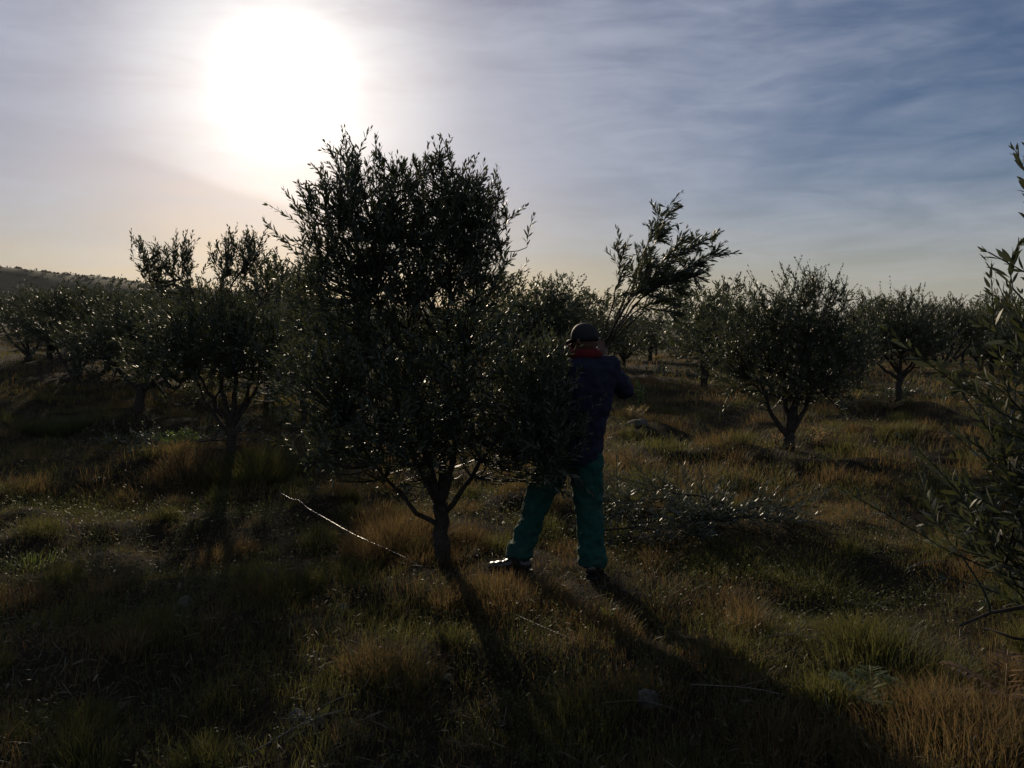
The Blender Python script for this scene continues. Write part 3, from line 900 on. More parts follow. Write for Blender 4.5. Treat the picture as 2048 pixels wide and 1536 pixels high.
def grass(name, lab, mat, seed, bands, mask, mounds=()):
    mb = MB(); rs = np.random.RandomState(seed)
    for (ncl, nb, d0, d1, pw, r0, h0, h1, w) in bands:
        X, Y = scatter(rs, ncl, d0, d1, pw)
        m = mask(X, Y); keep = rs.rand(ncl) < m; X, Y = X[keep], Y[keep]; n = len(X)
        tall = (.45 + 1.1 * vn(X, Y, 1.1, seed)) * rs.uniform(.6, 1.25, n)
        rad = r0 * rs.uniform(.6, 1.5, n)
        k = nb
        a = rs.rand(n, k) * 6.283; r = np.sqrt(rs.rand(n, k)) * rad[:, None]
        px = (X[:, None] + np.cos(a) * r).ravel(); py = (Y[:, None] + np.sin(a) * r).ravel()
        root = np.stack([px, py, tz(px, py) - .01], -1)
        ln = np.stack([np.cos(a) * (r / rad[:, None]), np.sin(a) * (r / rad[:, None]), np.zeros_like(a)], -1).reshape(-1, 3) * .7
        ln += rs.randn(len(root), 3) * np.array([.35, .35, 0]) + np.array([.18, 0, 0])
        h = (rs.uniform(h0, h1, (n, k)) * tall[:, None]).ravel() * trodden(px, py)
        blades(mb, root, h, ln, w * rs.uniform(.7, 1.4, len(root)) * (1 + 0 * h), rs)
    for (nm, nb, d0, d1, r0, r1, hh, w) in mounds:               # rounded tufts that stand above the rest
        X, Y = scatter(rs, nm, d0, d1, 1.0); rad = rs.uniform(r0, r1, nm)
        a = rs.rand(nm, nb) * 6.283; q = np.sqrt(rs.rand(nm, nb)) * (.75 + .25 * np.sin(a * 3 + X[:, None]))
        px = (X[:, None] + np.cos(a) * q * rad[:, None]).ravel(); py = (Y[:, None] + np.sin(a) * q * rad[:, None]).ravel()
        h = (hh * rs.uniform(.55, 1.2, (nm, 1)) * rs.uniform(.5, 1.1, (nm, nb)) * (1.05 - .75 * q * q)).ravel() * trodden(px, py)
        ln = np.stack([np.cos(a) * q, np.sin(a) * q, 0 * a], -1).reshape(-1, 3) * .9 + rs.randn(nm * nb, 3) * np.array([.35, .35, 0])
        blades(mb, np.stack([px, py, tz(px, py) - .01], -1), h, ln, w * rs.uniform(.7, 1.4, nm * nb), rs)
    o = obj(name, mb.mesh(name), mat); tag(o, lab, 'grass', kind='stuff'); return o


def m_dry(x, y): return .16 + .84 * sstep(.47, .66, vn(x, y, 1.7, 21) * .65 + vn(x, y, .6, 22) * .35)
def m_green(x, y): return .25 + .75 * sstep(.40, .58, vn(x, y, 2.1, 31) * .6 + vn(x, y, .7, 32) * .4)
def m_herb(x, y): return .25 + .75 * sstep(.40, .55, vn(x, y, 1.9, 41) * .6 + vn(x, y, .5, 42) * .4)


grass('dry_grass', 'fine brown dry grass in low tussocks over the orchard floor', M_DRY, 51,
      [(2700, 32, 2.2, 9, .9, .13, .05, .12, .0028), (3400, 18, 8, 24, .9, .22, .08, .20, .0045), (5800, 9, 18, 75, .8, .5, .12, .30, .017)], m_dry,
      [(60, 420, 2.6, 9, .14, .32, .20, .003), (90, 240, 8, 20, .25, .55, .26, .005)])
grass('green_grass', 'dull green short grass between the dry tussocks', M_GREEN, 52,
      [(2500, 28, 2.2, 9, .9, .12, .045, .115, .0034), (2600, 18, 8, 24, .9, .2, .07, .17, .006), (5200, 8, 18, 70, .8, .45, .10, .26, .018)], m_green,
      [(70, 420, 2.6, 9, .14, .34, .20, .0036), (90, 220, 8, 20, .25, .6, .26, .006)])


def herbs():
    mb = MB(); rs = np.random.RandomState(61)
    for (n, d0, d1, L0, L1, k) in [(4700, 2.2, 8, .010, .024, 22), (2700, 7, 20, .018, .036, 13)]:
        X, Y = scatter(rs, n, d0, d1, .9); keep = rs.rand(n) < m_herb(X, Y); X, Y = X[keep], Y[keep]; n = len(X)
        hh = rs.uniform(.05, .17, n) * (.5 + 1.0 * vn(X, Y, .9, 43)) * trodden(X, Y)
        a = rs.rand(n, k) * 6.283; t = rs.rand(n, k); r = .10 * rs.rand(n, k) * (.4 + t)
        x = (X[:, None] + np.cos(a) * r).ravel(); y = (Y[:, None] + np.sin(a) * r).ravel()
        z = tz(x, y) + (t * hh[:, None]).ravel()
        p = np.stack([x, y, z], -1); d = unit(np.stack([np.cos(a).ravel(), np.sin(a).ravel(), rs.uniform(.1, 1.2, len(x))], -1))
        L = rs.uniform(L0, L1, len(x))
        leaf_geo(mb, p, d, unit(rs.randn(len(x), 3) * .5 + np.array([0, 0, 1])), L, L * .42)
        st = rs.rand(n) < .9
        sx = np.repeat(X[st], 4) + rs.randn(st.sum() * 4) * .05; sy = np.repeat(Y[st], 4) + rs.randn(st.sum() * 4) * .05
        blades(mb, np.stack([sx, sy, tz(sx, sy)], -1), np.repeat(hh[st], 4) * 1.05, rs.randn(len(sx), 3) * np.array([.3, .3, 0]), np.full(len(sx), .002), rs)
    tag(obj('ground_herbs', mb.mesh('ground_herbs'), M_HERB), 'small leaved dark green weeds covering patches of ground', 'ground cover', kind='stuff')


herbs()


def litter():
    mb = MB(); rs = np.random.RandomState(71)
    for (n, d0, d1, L0, L1, w) in [(15000, 2.2, 9, .03, .13, .0032), (9000, 8, 26, .05, .16, .006)]:
        X, Y = scatter(rs, n, d0, d1, .9)
        keep = rs.rand(n) < (.4 + .75 * sstep(.45, .65, vn(X, Y, 1.2, 72))); X, Y = X[keep], Y[keep]; n = len(X)
        a = rs.rand(n) * 6.283; L = rs.uniform(L0, L1, n)
        p = np.stack([X, Y, tz(X, Y) + rs.rand(n) * .07], -1)
        d = unit(np.stack([np.cos(a), np.sin(a), rs.randn(n) * .35 + .15], -1))
        leaf_geo(mb, p, d, unit(rs.randn(n, 3) * .5 + np.array([0, 0, 1])), L, np.full(n, w) * rs.uniform(.7, 1.6, n))
    # fallen olive leaves
    n = 5200; X, Y = scatter(rs, n, 2.2, 20, .9)
    keep = rs.rand(n) < (.2 + .8 * sstep(.5, .65, vn(X, Y, 1.5, 73))); X, Y = X[keep], Y[keep]; n = len(X)
    a = rs.rand(n) * 6.283; L = rs.uniform(.04, .065, n)
    p = np.stack([X, Y, tz(X, Y) + rs.uniform(.01, .09, n)], -1)
    d = unit(np.stack([np.cos(a), np.sin(a), rs.randn(n) * .4], -1))
    leaf_geo(mb, p, d, unit(rs.randn(n, 3) * .6 + np.array([0, 0, 1])), L, L * .22)
    tag(obj('straw_litter', mb.mesh('straw_litter'), M_STRAW), 'pale straw and fallen leaves lying over the ground', 'litter', kind='stuff')


litter()


# ----------------------------------------------------------------- single plants, stones, sticks
def tussock(px, py, r, h, n, mat, label, seed, w=.003, lean=.8, name='grass_tussock'):
    p = ground_at(px, py); z = float(tz(p[0], p[1])); rs = np.random.RandomState(seed)
    a = rs.rand(n) * 6.283; q = np.sqrt(rs.rand(n)) * r
    x = np.cos(a) * q; y = np.sin(a) * q
    root = np.stack([x, y, tz(p[0] + x, p[1] + y) - z - .01], -1)
    ln = np.stack([np.cos(a) * q / r, np.sin(a) * q / r, np.zeros(n)], -1) * lean + rs.randn(n, 3) * np.array([.3, .3, 0]) + np.array([.1, 0, 0])
    mb = MB(); blades(mb, root, rs.uniform(.45, 1.1, n) * h * (1.05 - .4 * q / r), ln, w * rs.uniform(.7, 1.4, n), rs)
    o = obj(name, mb.mesh(name), mat, loc=(p[0], p[1], z))
    return tag(o, label, 'grass tussock')


tussock(790, 1090, .42, .34, 2600, M_DRY, 'large brown dry grass tussock left of the trunk of the tallest tree', 1)
tussock(935, 1090, .26, .18, 1100, M_DRY, 'brown dry grass tussock between the tallest tree trunk and the foot of the worker', 2)
tussock(1020, 1200, .36, .20, 1700, M_DRY, 'orange brown grass tussock on the rise below the feet of the worker', 3)
tussock(510, 955, .45, .42, 2000, M_GREEN, 'tall green grass tussock beside the forked tree on the left', 4, w=.005)
tussock(390, 945, .50, .26, 1500, M_DRY, 'low yellow brown grass tussock in front of the forked tree on the left', 5, w=.004)
tussock(860, 1120, .30, .22, 1200, M_DRY, 'short dry grass tussock right at the foot of the tallest tree', 6)
tussock(1990, 1530, .5, .26, 2200, M_DRY, 'orange dry grass tussock in the bottom right corner of the picture', 7)
tussock(70, 1135, .16, .16, 90, M_FERN, 'bright green grass tuft in the shade near the left edge', 8, w=.007)
tussock(1285, 1195, .30, .22, 160, M_STRAW, 'pale thin straw tuft just right of the hind foot of the worker', 9, w=.004)
tussock(1480, 1130, .5, .16, 1800, M_GREEN, 'low green grass mat in front of the heap of cut branches', 10)
tussock(1640, 1170, .45, .18, 1700, M_GREEN, 'mossy green grass bank right of the heap of cut branches', 12)
tussock(1770, 1330, .35, .26, 1200, M_GREEN, 'dark green grass clump just above the green fern', 13)
tussock(545, 1185, .26, .24, 1100, M_GREEN, 'dull green grass tuft growing round the rounded stone on the left', 14)
tussock(100, 870, .55, .42, 2600, M_HERB, 'dark bushy grass mound in shadow at the far left', 15, w=.006)
tussock(1290, 770, .9, .35, 1800, M_DRY, 'dry grass mound behind the elbow of the worker', 16, w=.008)


def bush(px, py, h, r, n, mat, label, seed, L=.05, wr=.4, name='weed_plant', cat='weed', stems=9):
    p = ground_at(px, py); z = float(tz(p[0], p[1])); rs = np.random.RandomState(seed)
    root = empty(name, (p[0], p[1], z)); sm = MB(); lm = MB()
    per = n // stems
    for s in range(stems):
        a = rs.rand() * 6.283; tip = np.array([math.cos(a) * r * rs.uniform(.2, 1), math.sin(a) * r * rs.uniform(.2, 1), h * rs.uniform(.6, 1.05)])
        c = curve_pts(np.array([rs.randn() * r * .12, rs.randn() * r * .12, -.02]), tip, np.array([0, 0, h * .12]), 8, rs, .004)
        sm.tube(c, np.linspace(.004, .0018, 8), 4)
        t = rs.uniform(.15, 1, per); pp = np.stack([np.interp(t, np.linspace(0, 1, 8), c[:, j]) for j in range(3)], -1)
        aa = rs.rand(per) * 6.283
        d = unit(np.stack([np.cos(aa), np.sin(aa), rs.uniform(.2, 1.4, per)], -1))
        LL = L * rs.uniform(.6, 1.2, per)
        leaf_geo(lm, pp, d, unit(rs.randn(per, 3) * .6 + np.array([0, 0, 1])), LL, LL * wr)
    obj('stem', sm.mesh('stem', True), M_TWIG, root); obj('foliage', lm.mesh('foliage'), mat, root)
    return tag(root, label, cat)


bush(1282, 815, .55, .20, 420, M_WEED, 'fresh green upright weed just right of the elbow of the worker', 1, L=.06)
bush(1268, 845, .32, .32, 700, M_GOLD, 'golden dry plant at the foot of the green weed beside the worker', 2, L=.05, wr=.2, name='dry_plant', cat='dry plant', stems=16)
bush(1555, 895, .22, .14, 320, M_GOLD, 'small pale golden dry plant left of the stems of the round bushy tree', 3, L=.035, wr=.4, name='dry_plant', cat='dry plant', stems=12)
bush(1635, 893, .26, .28, 600, M_GOLD, 'pale golden dry plant spreading right of the stems of the round bushy tree', 4, L=.035, wr=.4, name='dry_plant', cat='dry plant', stems=18)
bush(1722, 812, .24, .45, 600, M_GOLD, 'low golden dry plant behind the right side of the round bushy tree', 5, L=.05, wr=.4, name='dry_plant', cat='dry plant', stems=18)
bush(1780, 818, .16, .4, 360, M_GOLD, 'golden dry plant left of the straight thin trunk', 6, L=.05, wr=.4, name='dry_plant', cat='dry plant', stems=14)
bush(1312, 722, .35, .5, 300, M_GOLD, 'tan dry plant far down the open lane behind the worker', 7, L=.10, wr=.4, name='dry_plant', cat='dry plant', stems=12)
bush(1222, 1255, .14, .08, 14, M_FERN, 'little broad leaved green plant beside the shadow of the worker', 8, L=.10, wr=.24, stems=4)
bush(355, 895, .20, .55, 800, M_WEED, 'low spread of green weeds left of the forked tree trunk', 9, L=.05, wr=.3, stems=26)
bush(640, 1455, .08, .06, 14, M_HERB, 'small dark green sprout beside the pair of stones at the bottom', 10, L=.05, wr=.5, stems=5)


def fern(px, py, fr, mat, label, seed):
    p = ground_at(px, py); z = float(tz(p[0], p[1])); rs = np.random.RandomState(seed)
    root = empty('fern', (p[0], p[1], z))
    for (ax, ay, h, ln) in fr:
        mb = MB(); n = 15
        t = np.linspace(0, 1, n)
        end = np.array([ax, ay, 0]) * ln
        c = np.stack([end[0] * t, end[1] * t, h * np.sin(t * PI * .62) / math.sin(PI * .5)], -1)
        mb.tube(c, np.linspace(.003, .0012, n), 4)
        tg = unit(np.gradient(c, axis=0)); sd = unit(np.cross(tg, np.array([0, 0, 1.0])))
        for s in (-1, 1):
            L = .085 * np.sin(np.clip(t * 1.05 + .12, 0, 1) * PI) ** .7 + .006
            d = unit(sd * s + tg * .45 + rs.randn(n, 3) * .08)
            leaf_geo(mb, c[2:], d[2:], np.tile(np.array([0, 0, 1.0]), (n - 2, 1)) + rs.randn(n - 2, 3) * .15, L[2:], L[2:] * .24)
        obj('frond', mb.mesh('frond'), mat, root)
    return tag(root, label, 'fern')


fern(1745, 1418, [(.9, .3, .10, .18), (-.9, .35, .12, .22), (.3, .9, .12, .2), (.7, -.6, .06, .2), (-.3, -.7, .07, .16)], M_FERN, 'bright green fern fronds near the bottom right of the picture', 1)
fern(2010, 1405, [(-.9, .2, .14, .34), (.5, .8, .15, .28), (-.4, -.8, .09, .26), (.8, -.3, .10, .3)], M_RUST, 'rusty orange dry fern below the close branches at the right edge', 2)


def stone(px, py, sx, sy, sz, label, seed):
    p = ground_at(px, py); rs = np.random.RandomState(seed)
    mb = MB(); mb.ellipsoid((0, 0, 0), (1, 1, 1), 26, 18)
    v = mb.v[0]
    for k in range(len(v)):
        f = 1 + .30 * mnoise.noise(Vector(v[k] * 1.3 + seed * 3.7)) + .10 * mnoise.noise(Vector(v[k] * 4 + seed))
        v[k] = v[k] * f
    for _ in range(9):                                          # broken faces
        nrm = unit(rs.randn(3)); off = rs.uniform(.62, .88); dd = v @ nrm - off
        v -= np.maximum(dd, 0)[:, None] * nrm
    mb.v[0] = v * np.array([sx, sy, sz])
    o = obj('stone', mb.mesh('stone', False), M_STONE, loc=(p[0], p[1], float(tz(p[0], p[1])) + sz * .12))
    o.rotation_euler = (rs.randn() * .15, rs.randn() * .15, rs.rand() * 6.28)
    return tag(o, label, 'stone', 'stones lying in the grass')


stone(540, 1160, .085, .08, .10, 'rounded upright stone standing in grass left of the tallest tree', 1)
stone(372, 1207, .085, .06, .035, 'flat grey stone in the shade on the left', 2)
stone(598, 1440, .045, .04, .035, 'left darker stone of the pair at the bottom', 3)
stone(628, 1447, .050, .04, .035, 'right paler stone of the pair at the bottom', 4)
stone(572, 1378, .022, .02, .022, 'small stone just above the pair at the bottom', 5)
stone(1297, 1408, .06, .05, .06, 'pointed stone in deep shadow below the shadow of the worker', 6)
stone(1272, 852, .26, .16, .10, 'wide grey stone behind the hip of the worker', 7)
stone(685, 1222, .05, .04, .035, 'dark grey stone below the dry grass of the tallest tree', 8)
stone(893, 1360, .03, .03, .025, 'small pale stone in the middle of the bottom shadow', 9)


def stick(px, py, ang, ln, label, seed, r=.0035, bow=.08, lift=.03):
    p = ground_at(px, py); rs = np.random.RandomState(seed)
    d = np.array([math.cos(ang), math.sin(ang), 0]) * ln
    n = 9; t = np.linspace(0, 1, n)
    x = d[0] * t - d[1] * bow * np.sin(t * PI); y = d[1] * t + d[0] * bow * np.sin(t * PI)
    z = tz(p[0] + x, p[1] + y) - float(tz(p[0], p[1])) + lift + ln * .25 * t * rs.rand()
    mb = MB(); mb.tube(np.stack([x, y, z], -1), np.linspace(r, r * .5, n), 5)
    k = rs.randint(3, 6); a = np.array([x[k], y[k], z[k]])
    mb.tube(curve_pts(a, a + np.array([-d[1], d[0], .1]) * .25 + d * .15, np.zeros(3), 5, rs), np.linspace(r * .6, r * .3, 5), 4)
    return tag(obj('stick', mb.mesh('stick', True), M_TWIG, loc=(p[0], p[1], float(tz(p[0], p[1])))), label, 'stick', 'dry sticks on the ground')


stick(1240, 1190, -.7, .20, 'pale broken stick beside the straw tuft right of the worker', 1, .004)
stick(1690, 1215, -1.0, .30, 'bowed pale stick on the grass bank right of the cut branches', 2, .005, .3)
stick(1810, 1150, -.35, .30, 'light curved stick in the grass beside the close foreground tree', 3, .005, .2)
stick(1520, 1290, -.8, .30, 'thin straight stick right of the shadow of the worker', 4)
stick(1785, 1345, .7, .26, 'thin stick leaning above the green fern', 5)
stick(1870, 1400, -1.2, .22, 'short upright pale stick right of the green fern', 6, .004)
stick(1925, 1425, -.6, .28, 'pale stick lying below the close foreground branches', 7, .004, .15)
stick(1380, 1385, -.9, .45, 'long thin stick in the deep shadow at the bottom', 8, .003)
stick(1200, 1425, -.4, .32, 'thin stick in the black shadow at the bottom centre', 9, .003)
stick(505, 1520, .25, .34, 'pale stick at the bottom edge left of centre', 10, .004)
stick(965, 1430, .8, .2, 'short stick in the shadow below the tallest tree', 11, .003)
stick(640, 1430, .6, .18, 'short twig just right of the pair of stones', 12, .003)
stick(1050, 1215, -1.3, .2, 'thin upright stem catching light below the feet of the worker', 13, .003, .05, .06)


# heaps of cut branches
def cut_branch(parent, rs, p0, ang, ln, droop, nsh, leaf_range, spacing=.024):
    br = MB(); d = np.array([math.cos(ang), math.sin(ang), 0]) * ln
    end = p0 + d + np.array([0, 0, droop]); c = curve_pts(p0, end, np.array([0, 0, .10 * ln]), 9, rs, .01)
    br.tube(c, np.linspace(.010, .003, 9), 5)
    t = rs.uniform(.25, 1, nsh); base = np.stack([np.interp(t, np.linspace(0, 1, 9), c[:, j]) for j in range(3)], -1)
    ax = unit(unit(d) * .8 + rs.randn(nsh, 3) * .6 + np.array([0, 0, .25])); L = rs.uniform(.15, .35, nsh)
    P, D, NR, LL, WW, sid, lines = shoots_to_leaves(rs, base, ax, L, spacing, leaf_range[0], leaf_range[1], .24)
    for l in lines: br.tube(l[::2], .002, 3, cap=False)
    b = obj('branch', br.mesh('branch', True), M_BARK, parent)
    lm = MB(); leaf_geo(lm, P, D, NR, LL, WW); obj('foliage', lm.mesh('foliage'), M_LEAF_CUT, b)


def brush_pile(px, py, n, rx, ry, h, label, seed, leaf_range=(.05, .08), nsh=16, spacing=.024):
    p = ground_at(px, py); z = float(tz(p[0], p[1])); rs = np.random.RandomState(seed)
    root = empty('branch_pile', (p[0], p[1], z))
    for k in range(n):
        a = rs.uniform(-.5, .6) + (PI if rs.rand() < .35 else 0)
        x = rs.uniform(-rx, rx) - math.cos(a) * .3; y = rs.uniform(-ry, ry)
        z0 = float(tz(p[0] + x, p[1] + y)) - z + rs.rand() * h
        cut_branch(root, rs, np.array([x, y, z0]), a, rs.uniform(.5, .9), rs.uniform(-.02, .08), nsh, leaf_range, spacing)
    return tag(root, label, 'branch heap')


brush_pile(1390, 1060, 15, .62, .40, .20, 'heap of cut olive branches with silvery leaves lying right of the worker', 1)
brush_pile(1880, 800, 8, 1.3, .6, .15, 'heap of pruned branches glinting beyond the thin trunked tree on the right', 2, (.07, .11), 12, .035)
brush_pile(1345, 752, 8, 1.6, 1.0, .15, 'pruned branches scattered down the open lane behind the worker', 3, (.08, .13), 12, .04)
brush_pile(330, 905, 7, .7, .35, .12, 'dark cut branches lying left of the forked tree trunk', 4, (.05, .09), 12, .03)


# black drip hose along the row of trees
def hose():
    a = ground_at(568, 1002); b = ground_at(1250, 1325)
    e = b + (b - a) * .05; a = a - (b - a) * .02
    n = 60; t = np.linspace(0, 1, n)[:, None]
    p = a * (1 - t) + e * t
    p[:, 2] = np.maximum(tz(p[:, 0], p[:, 1]) + .01, -1)
    k = np.ones(25) / 25; z = np.convolve(np.pad(p[:, 2], 12, 'edge'), k, 'valid'); tt = t[:, 0]; p[:, 2] = np.where(tt < .52, np.maximum(z + .055, tz(p[:, 0], p[:, 1]) + .035), z + .055 - .065 * sstep(.50, .62, tt))
    mb = MB(); mb.tube(p, .0072, 8)
    o = obj('drip_hose', mb.mesh('drip_hose', True), M_HOSE)
    tag(o, 'black irrigation hose running straight through the grass past the foot of the tallest tree', 'hose')


hose()


# ----------------------------------------------------------------- the worker
FOOT = np.array([0.44, 5.66]); FZ = float(tz(FOOT[0], FOOT[1]))
person = empty('person', (FOOT[0], FOOT[1], FZ))
tag(person, 'worker seen from behind in navy jacket and green trousers holding leafy olive branches up', 'person')


def remeshed(name, mb, mat, parent, vox, sm=6, wr=0.0, wscale=9.0):
    o = obj(name, mb.mesh(name, True), mat, parent)
    m = o.modifiers.new('remesh', 'REMESH'); m.mode = 'VOXEL'; m.voxel_size = vox; m.use_smooth_shade = True
    if sm: s = o.modifiers.new('smooth', 'SMOOTH'); s.iterations = sm; s.factor = .5
    if wr:
        tx = bpy.data.textures.new(name + '_folds', 'CLOUDS'); tx.noise_scale = 1.0 / wscale; tx.noise_depth = 2
        d = o.modifiers.new('folds', 'DISPLACE'); d.texture = tx; d.strength = wr; d.mid_level = .5; d.texture_coords = 'LOCAL'
    return o


# joints, in metres about the point between the feet (x right, y away)
J = dict(hipR=(.06, 0, .90), kneeR=(.09, .03, .50), ankR=(.11, -.02, .09), hipL=(-.11, .02, .90), kneeL=(-.25, .10, .52), ankL=(-.40, .05, .12),
         shR=(.215, .03, 1.42), elR=(.335, .12, 1.265), wrR=(.220, .29, 1.465), shL=(-.15, .05, 1.42), elL=(-.30, .24, 1.20), wrL=(-.30, .46, 1.30))
J = {k: np.array(v) for k, v in J.items()}
HEADC = np.array([.055, .06, 1.615])
GRIP = np.array([.205, .325, 1.545])


def lerp_pts(*pts, n=6):
    out = []
    for a, b in zip(pts[:-1], pts[1:]):
        for i in range(n): out.append(a + (b - a) * i / n)
    out.append(pts[-1]); return np.array(out)


def finger(mb, base, d1, d2, ln, r):
    a = base; b = a + unit(d1) * ln * .5; c = b + unit(d1 * .35 + d2) * ln * .3; e = c + unit(d2 - d1 * .3) * ln * .22
    mb.tube(np.array([a, b, c, e]), np.array([r, r * .95, r * .88, r * .7]), 8)
    for p, q in ((a, r), (b, r), (c, r * .9), (e, r * .7)): mb.ellipsoid(p, (q, q, q), 8, 6)


def hand(mb, wrist, centre, palm_n, across):
    """palm from the wrist with four curled fingers and a thumb opposed to them"""
    along = unit(centre - wrist); pn = unit(palm_n); ac = unit(np.cross(pn, along)) * across
    mb.tube(lerp_pts(wrist, centre - along * .015, n=3), np.array([.027, .028, .030, .032]), 10)
    M = np.stack([ac, along, pn], 1)
    mb.ellipsoid(centre, (.041, .048, .016), 14, 10, M)
    for k, (o, ln) in enumerate(((-.030, .075), (-.010, .083), (.010, .078), (.029, .062))):
        finger(mb, centre + along * .042 + ac * o, along + pn * .35, pn * 1.0 - along * .25, ln, .0092 - .0006 * k)
    finger(mb, centre - along * .012 - ac * .036, -ac * .8 + along * .5 + pn * .5, pn + ac * .4, .062, .0105)


body = MB()
body.loft([(np.array([.0, .02, .86]), .15, .11, 0), (np.array([-.01, .02, .98]), .16, .115, 0), (np.array([.01, .03, 1.15]), .145, .10, 0),
           (np.array([.03, .04, 1.32]), .175, .11, 0), (np.array([.04, .04, 1.42]), .165, .09, 0), (np.array([.045, .045, 1.47]), .08, .065, 0)])
body.tube(lerp_pts(np.array([.045, .045, 1.42]), HEADC - np.array([0, 0, .03]), n=4), .056, 12)
for s in 'RL':
    body.tube(lerp_pts(J['hip' + s], J['knee' + s], J['ank' + s]), np.interp(np.arange(13), [0, 6, 9, 12], [.082, .056, .054, .038]), 12)
    body.tube(lerp_pts(J['sh' + s], J['el' + s], J['wr' + s]), np.interp(np.arange(13), [0, 6, 8, 12], [.052, .040, .041, .028]), 10)
    body.ellipsoid(J['sh' + s], (.062, .058, .06), 12, 8)
FACE = unit(np.array([-.75, .66, -.05]))                 # the head is turned to the left, away from the camera
SIDE = unit(np.cross(FACE, np.array([0, 0, 1.0]))); UPH = np.cross(SIDE, FACE); HM = np.stack([SIDE, FACE, UPH], 1)
hp = lambda x, y, z: HEADC + SIDE * x + FACE * y + UPH * z
body.ellipsoid(HEADC, (.074, .094, .108), 20, 14, HM)
body.ellipsoid(hp(0, .035, -.062), (.054, .058, .052), 14, 10, HM)         # jaw
body.ellipsoid(hp(0, .098, -.018), (.013, .018, .022), 10, 8, HM)          # nose
body.ellipsoid(hp(0, .086, -.058), (.024, .012, .008), 10, 8, HM)          # mouth
for s in (-1, 1):
    body.ellipsoid(hp(.074 * s, -.005, -.012), (.010, .019, .031), 10, 8, HM)   # ears
    body.ellipsoid(hp(.030 * s, .088, .010), (.014, .008, .010), 8, 6, HM)      # eyes and brow
    body.ellipsoid(hp(.030 * s, .088, .026), (.018, .008, .006), 8, 6, HM)
hand(body, J['wrR'], GRIP, np.array([-.25, .9, .2]), 1)
hand(body, J['wrL'], J['wrL'] + np.array([0, .07, .03]), np.array([.6, .2, -.5]), -1)
remeshed('body', body, M_SKIN, person, .0055, 3)

jk = MB()
jk.loft([(np.array([-.015, .015, .765]), .185, .14, .05), (np.array([-.01, .015, .82]), .19, .145, .05), (np.array([.0, .02, .92]), .188, .145, 0), (np.array([.015, .02, 1.05]), .196, .15, 0),
         (np.array([.03, .03, 1.20]), .212, .155, 0), (np.array([.04, .035, 1.33]), .222, .150, 0), (np.array([.045, .04, 1.42]), .205, .125, 0),
         (np.array([.045, .045, 1.475]), .145, .10, 0), (np.array([.047, .05, 1.515]), .085, .078, 0)], 28)
for s in 'RL':
    jk.tube(lerp_pts(J['sh' + s] * .85 + np.array([.045, .04, 1.36]) * .15, J['el' + s], J['wr' + s]), np.interp(np.arange(13), [0, 5, 6.5, 9, 12], [.088, .078, .080, .066, .048]), 14)
    jk.ellipsoid(J['sh' + s], (.092, .088, .085), 14, 10); jk.ellipsoid(J['el' + s], (.074, .07, .076), 12, 8)
remeshed('jacket', jk, M_NAVY, person, .010, 5, .05, 11)

tr = MB()
tr.loft([(np.array([-.025, .02, .74]), .165, .125, 0), (np.array([-.02, .02, .84]), .175, .13, 0), (np.array([-.015, .02, .93]), .17, .125, 0)], 24)
tr.tube(lerp_pts(np.array([.058, .01, .84]), J['kneeR'] + np.array([-.005, 0, 0]), J['ankR'] + np.array([0, 0, .05])), np.interp(np.arange(13), [0, 3, 6, 9, 12], [.118, .116, .100, .092, .090]), 16)
tr.tube(lerp_pts(np.array([-.115, .02, .83]), J['kneeL'], J['ankL'] + np.array([.02, 0, .04])), np.interp(np.arange(13), [0, 3, 6, 9, 12], [.112, .108, .092, .084, .082]), 16)
tr.tube(np.array([J['ankR'] + np.array([0, 0, z]) for z in (.10, .055, .01, -.02)]), np.array([.092, .100, .103, .094]), 16)
tr.tube(np.array([J['ankL'] + np.array([.02 - .01, 0, z]) for z in (.10, .055, .01, -.015)]), np.array([.084, .092, .094, .086]), 16)
remeshed('trousers', tr, M_TEAL, person, .010, 4, .055, 14)

# shoes: each with its sole
def shoe(ank, toe, seed):
    d = unit(np.array([toe[0], toe[1], 0.0])); yaw = math.atan2(d[1], d[0]); c = np.array([ank[0], ank[1], 0])
    up = MB()
    for (a, w, h, z) in ((-.05, .040, .045, .060), (.0, .040, .050, .066), (.06, .044, .040, .050), (.12, .046, .030, .040), (.165, .040, .024, .034)):
        up.ellipsoid(c + d * a + np.array([0, 0, z]), (.055, w, h), 14, 10, np.array([[d[0], -d[1], 0], [d[1], d[0], 0], [0, 0, 1]]))
    up.tube(np.array([c + np.array([0, 0, .06]), c + np.array([0, 0, .15])]), .050, 12)
    b = remeshed('shoe', up, M_BOOT, person, .008, 3)
    so = MB(); ring = []
    for (a, w) in ((-.105, .02), (-.09, .036), (-.04, .042), (.05, .044), (.12, .050), (.18, .042), (.215, .02)):
        ring.append((a, w))
    n = len(ring); L = [c + d * a + np.array([-d[1], d[0], 0]) * w for a, w in ring]; R = [c + d * a - np.array([-d[1], d[0], 0]) * w for a, w in ring]
    lo = L + R[::-1]; v = [p + np.array([0, 0, .0]) for p in lo] + [p + np.array([0, 0, .026]) for p in lo]; k = len(lo)
    q = [(i, (i + 1) % k, k + (i + 1) % k, k + i) for i in range(k)]
    q += [(i, i + 1, k - 2 - i, k - 1 - i) for i in range(n - 1)] + [(k + i, k + k - 1 - i, k + k - 2 - i, k + i + 1) for i in range(n - 1)]
    so.add(v, None, q); obj('sole', so.mesh('sole'), M_CAP, b)


shoe(J['ankL'] + np.array([.0, 0, 0]), (-.9, .35), 1)
shoe(J['ankR'], (.15, 1.0), 2)

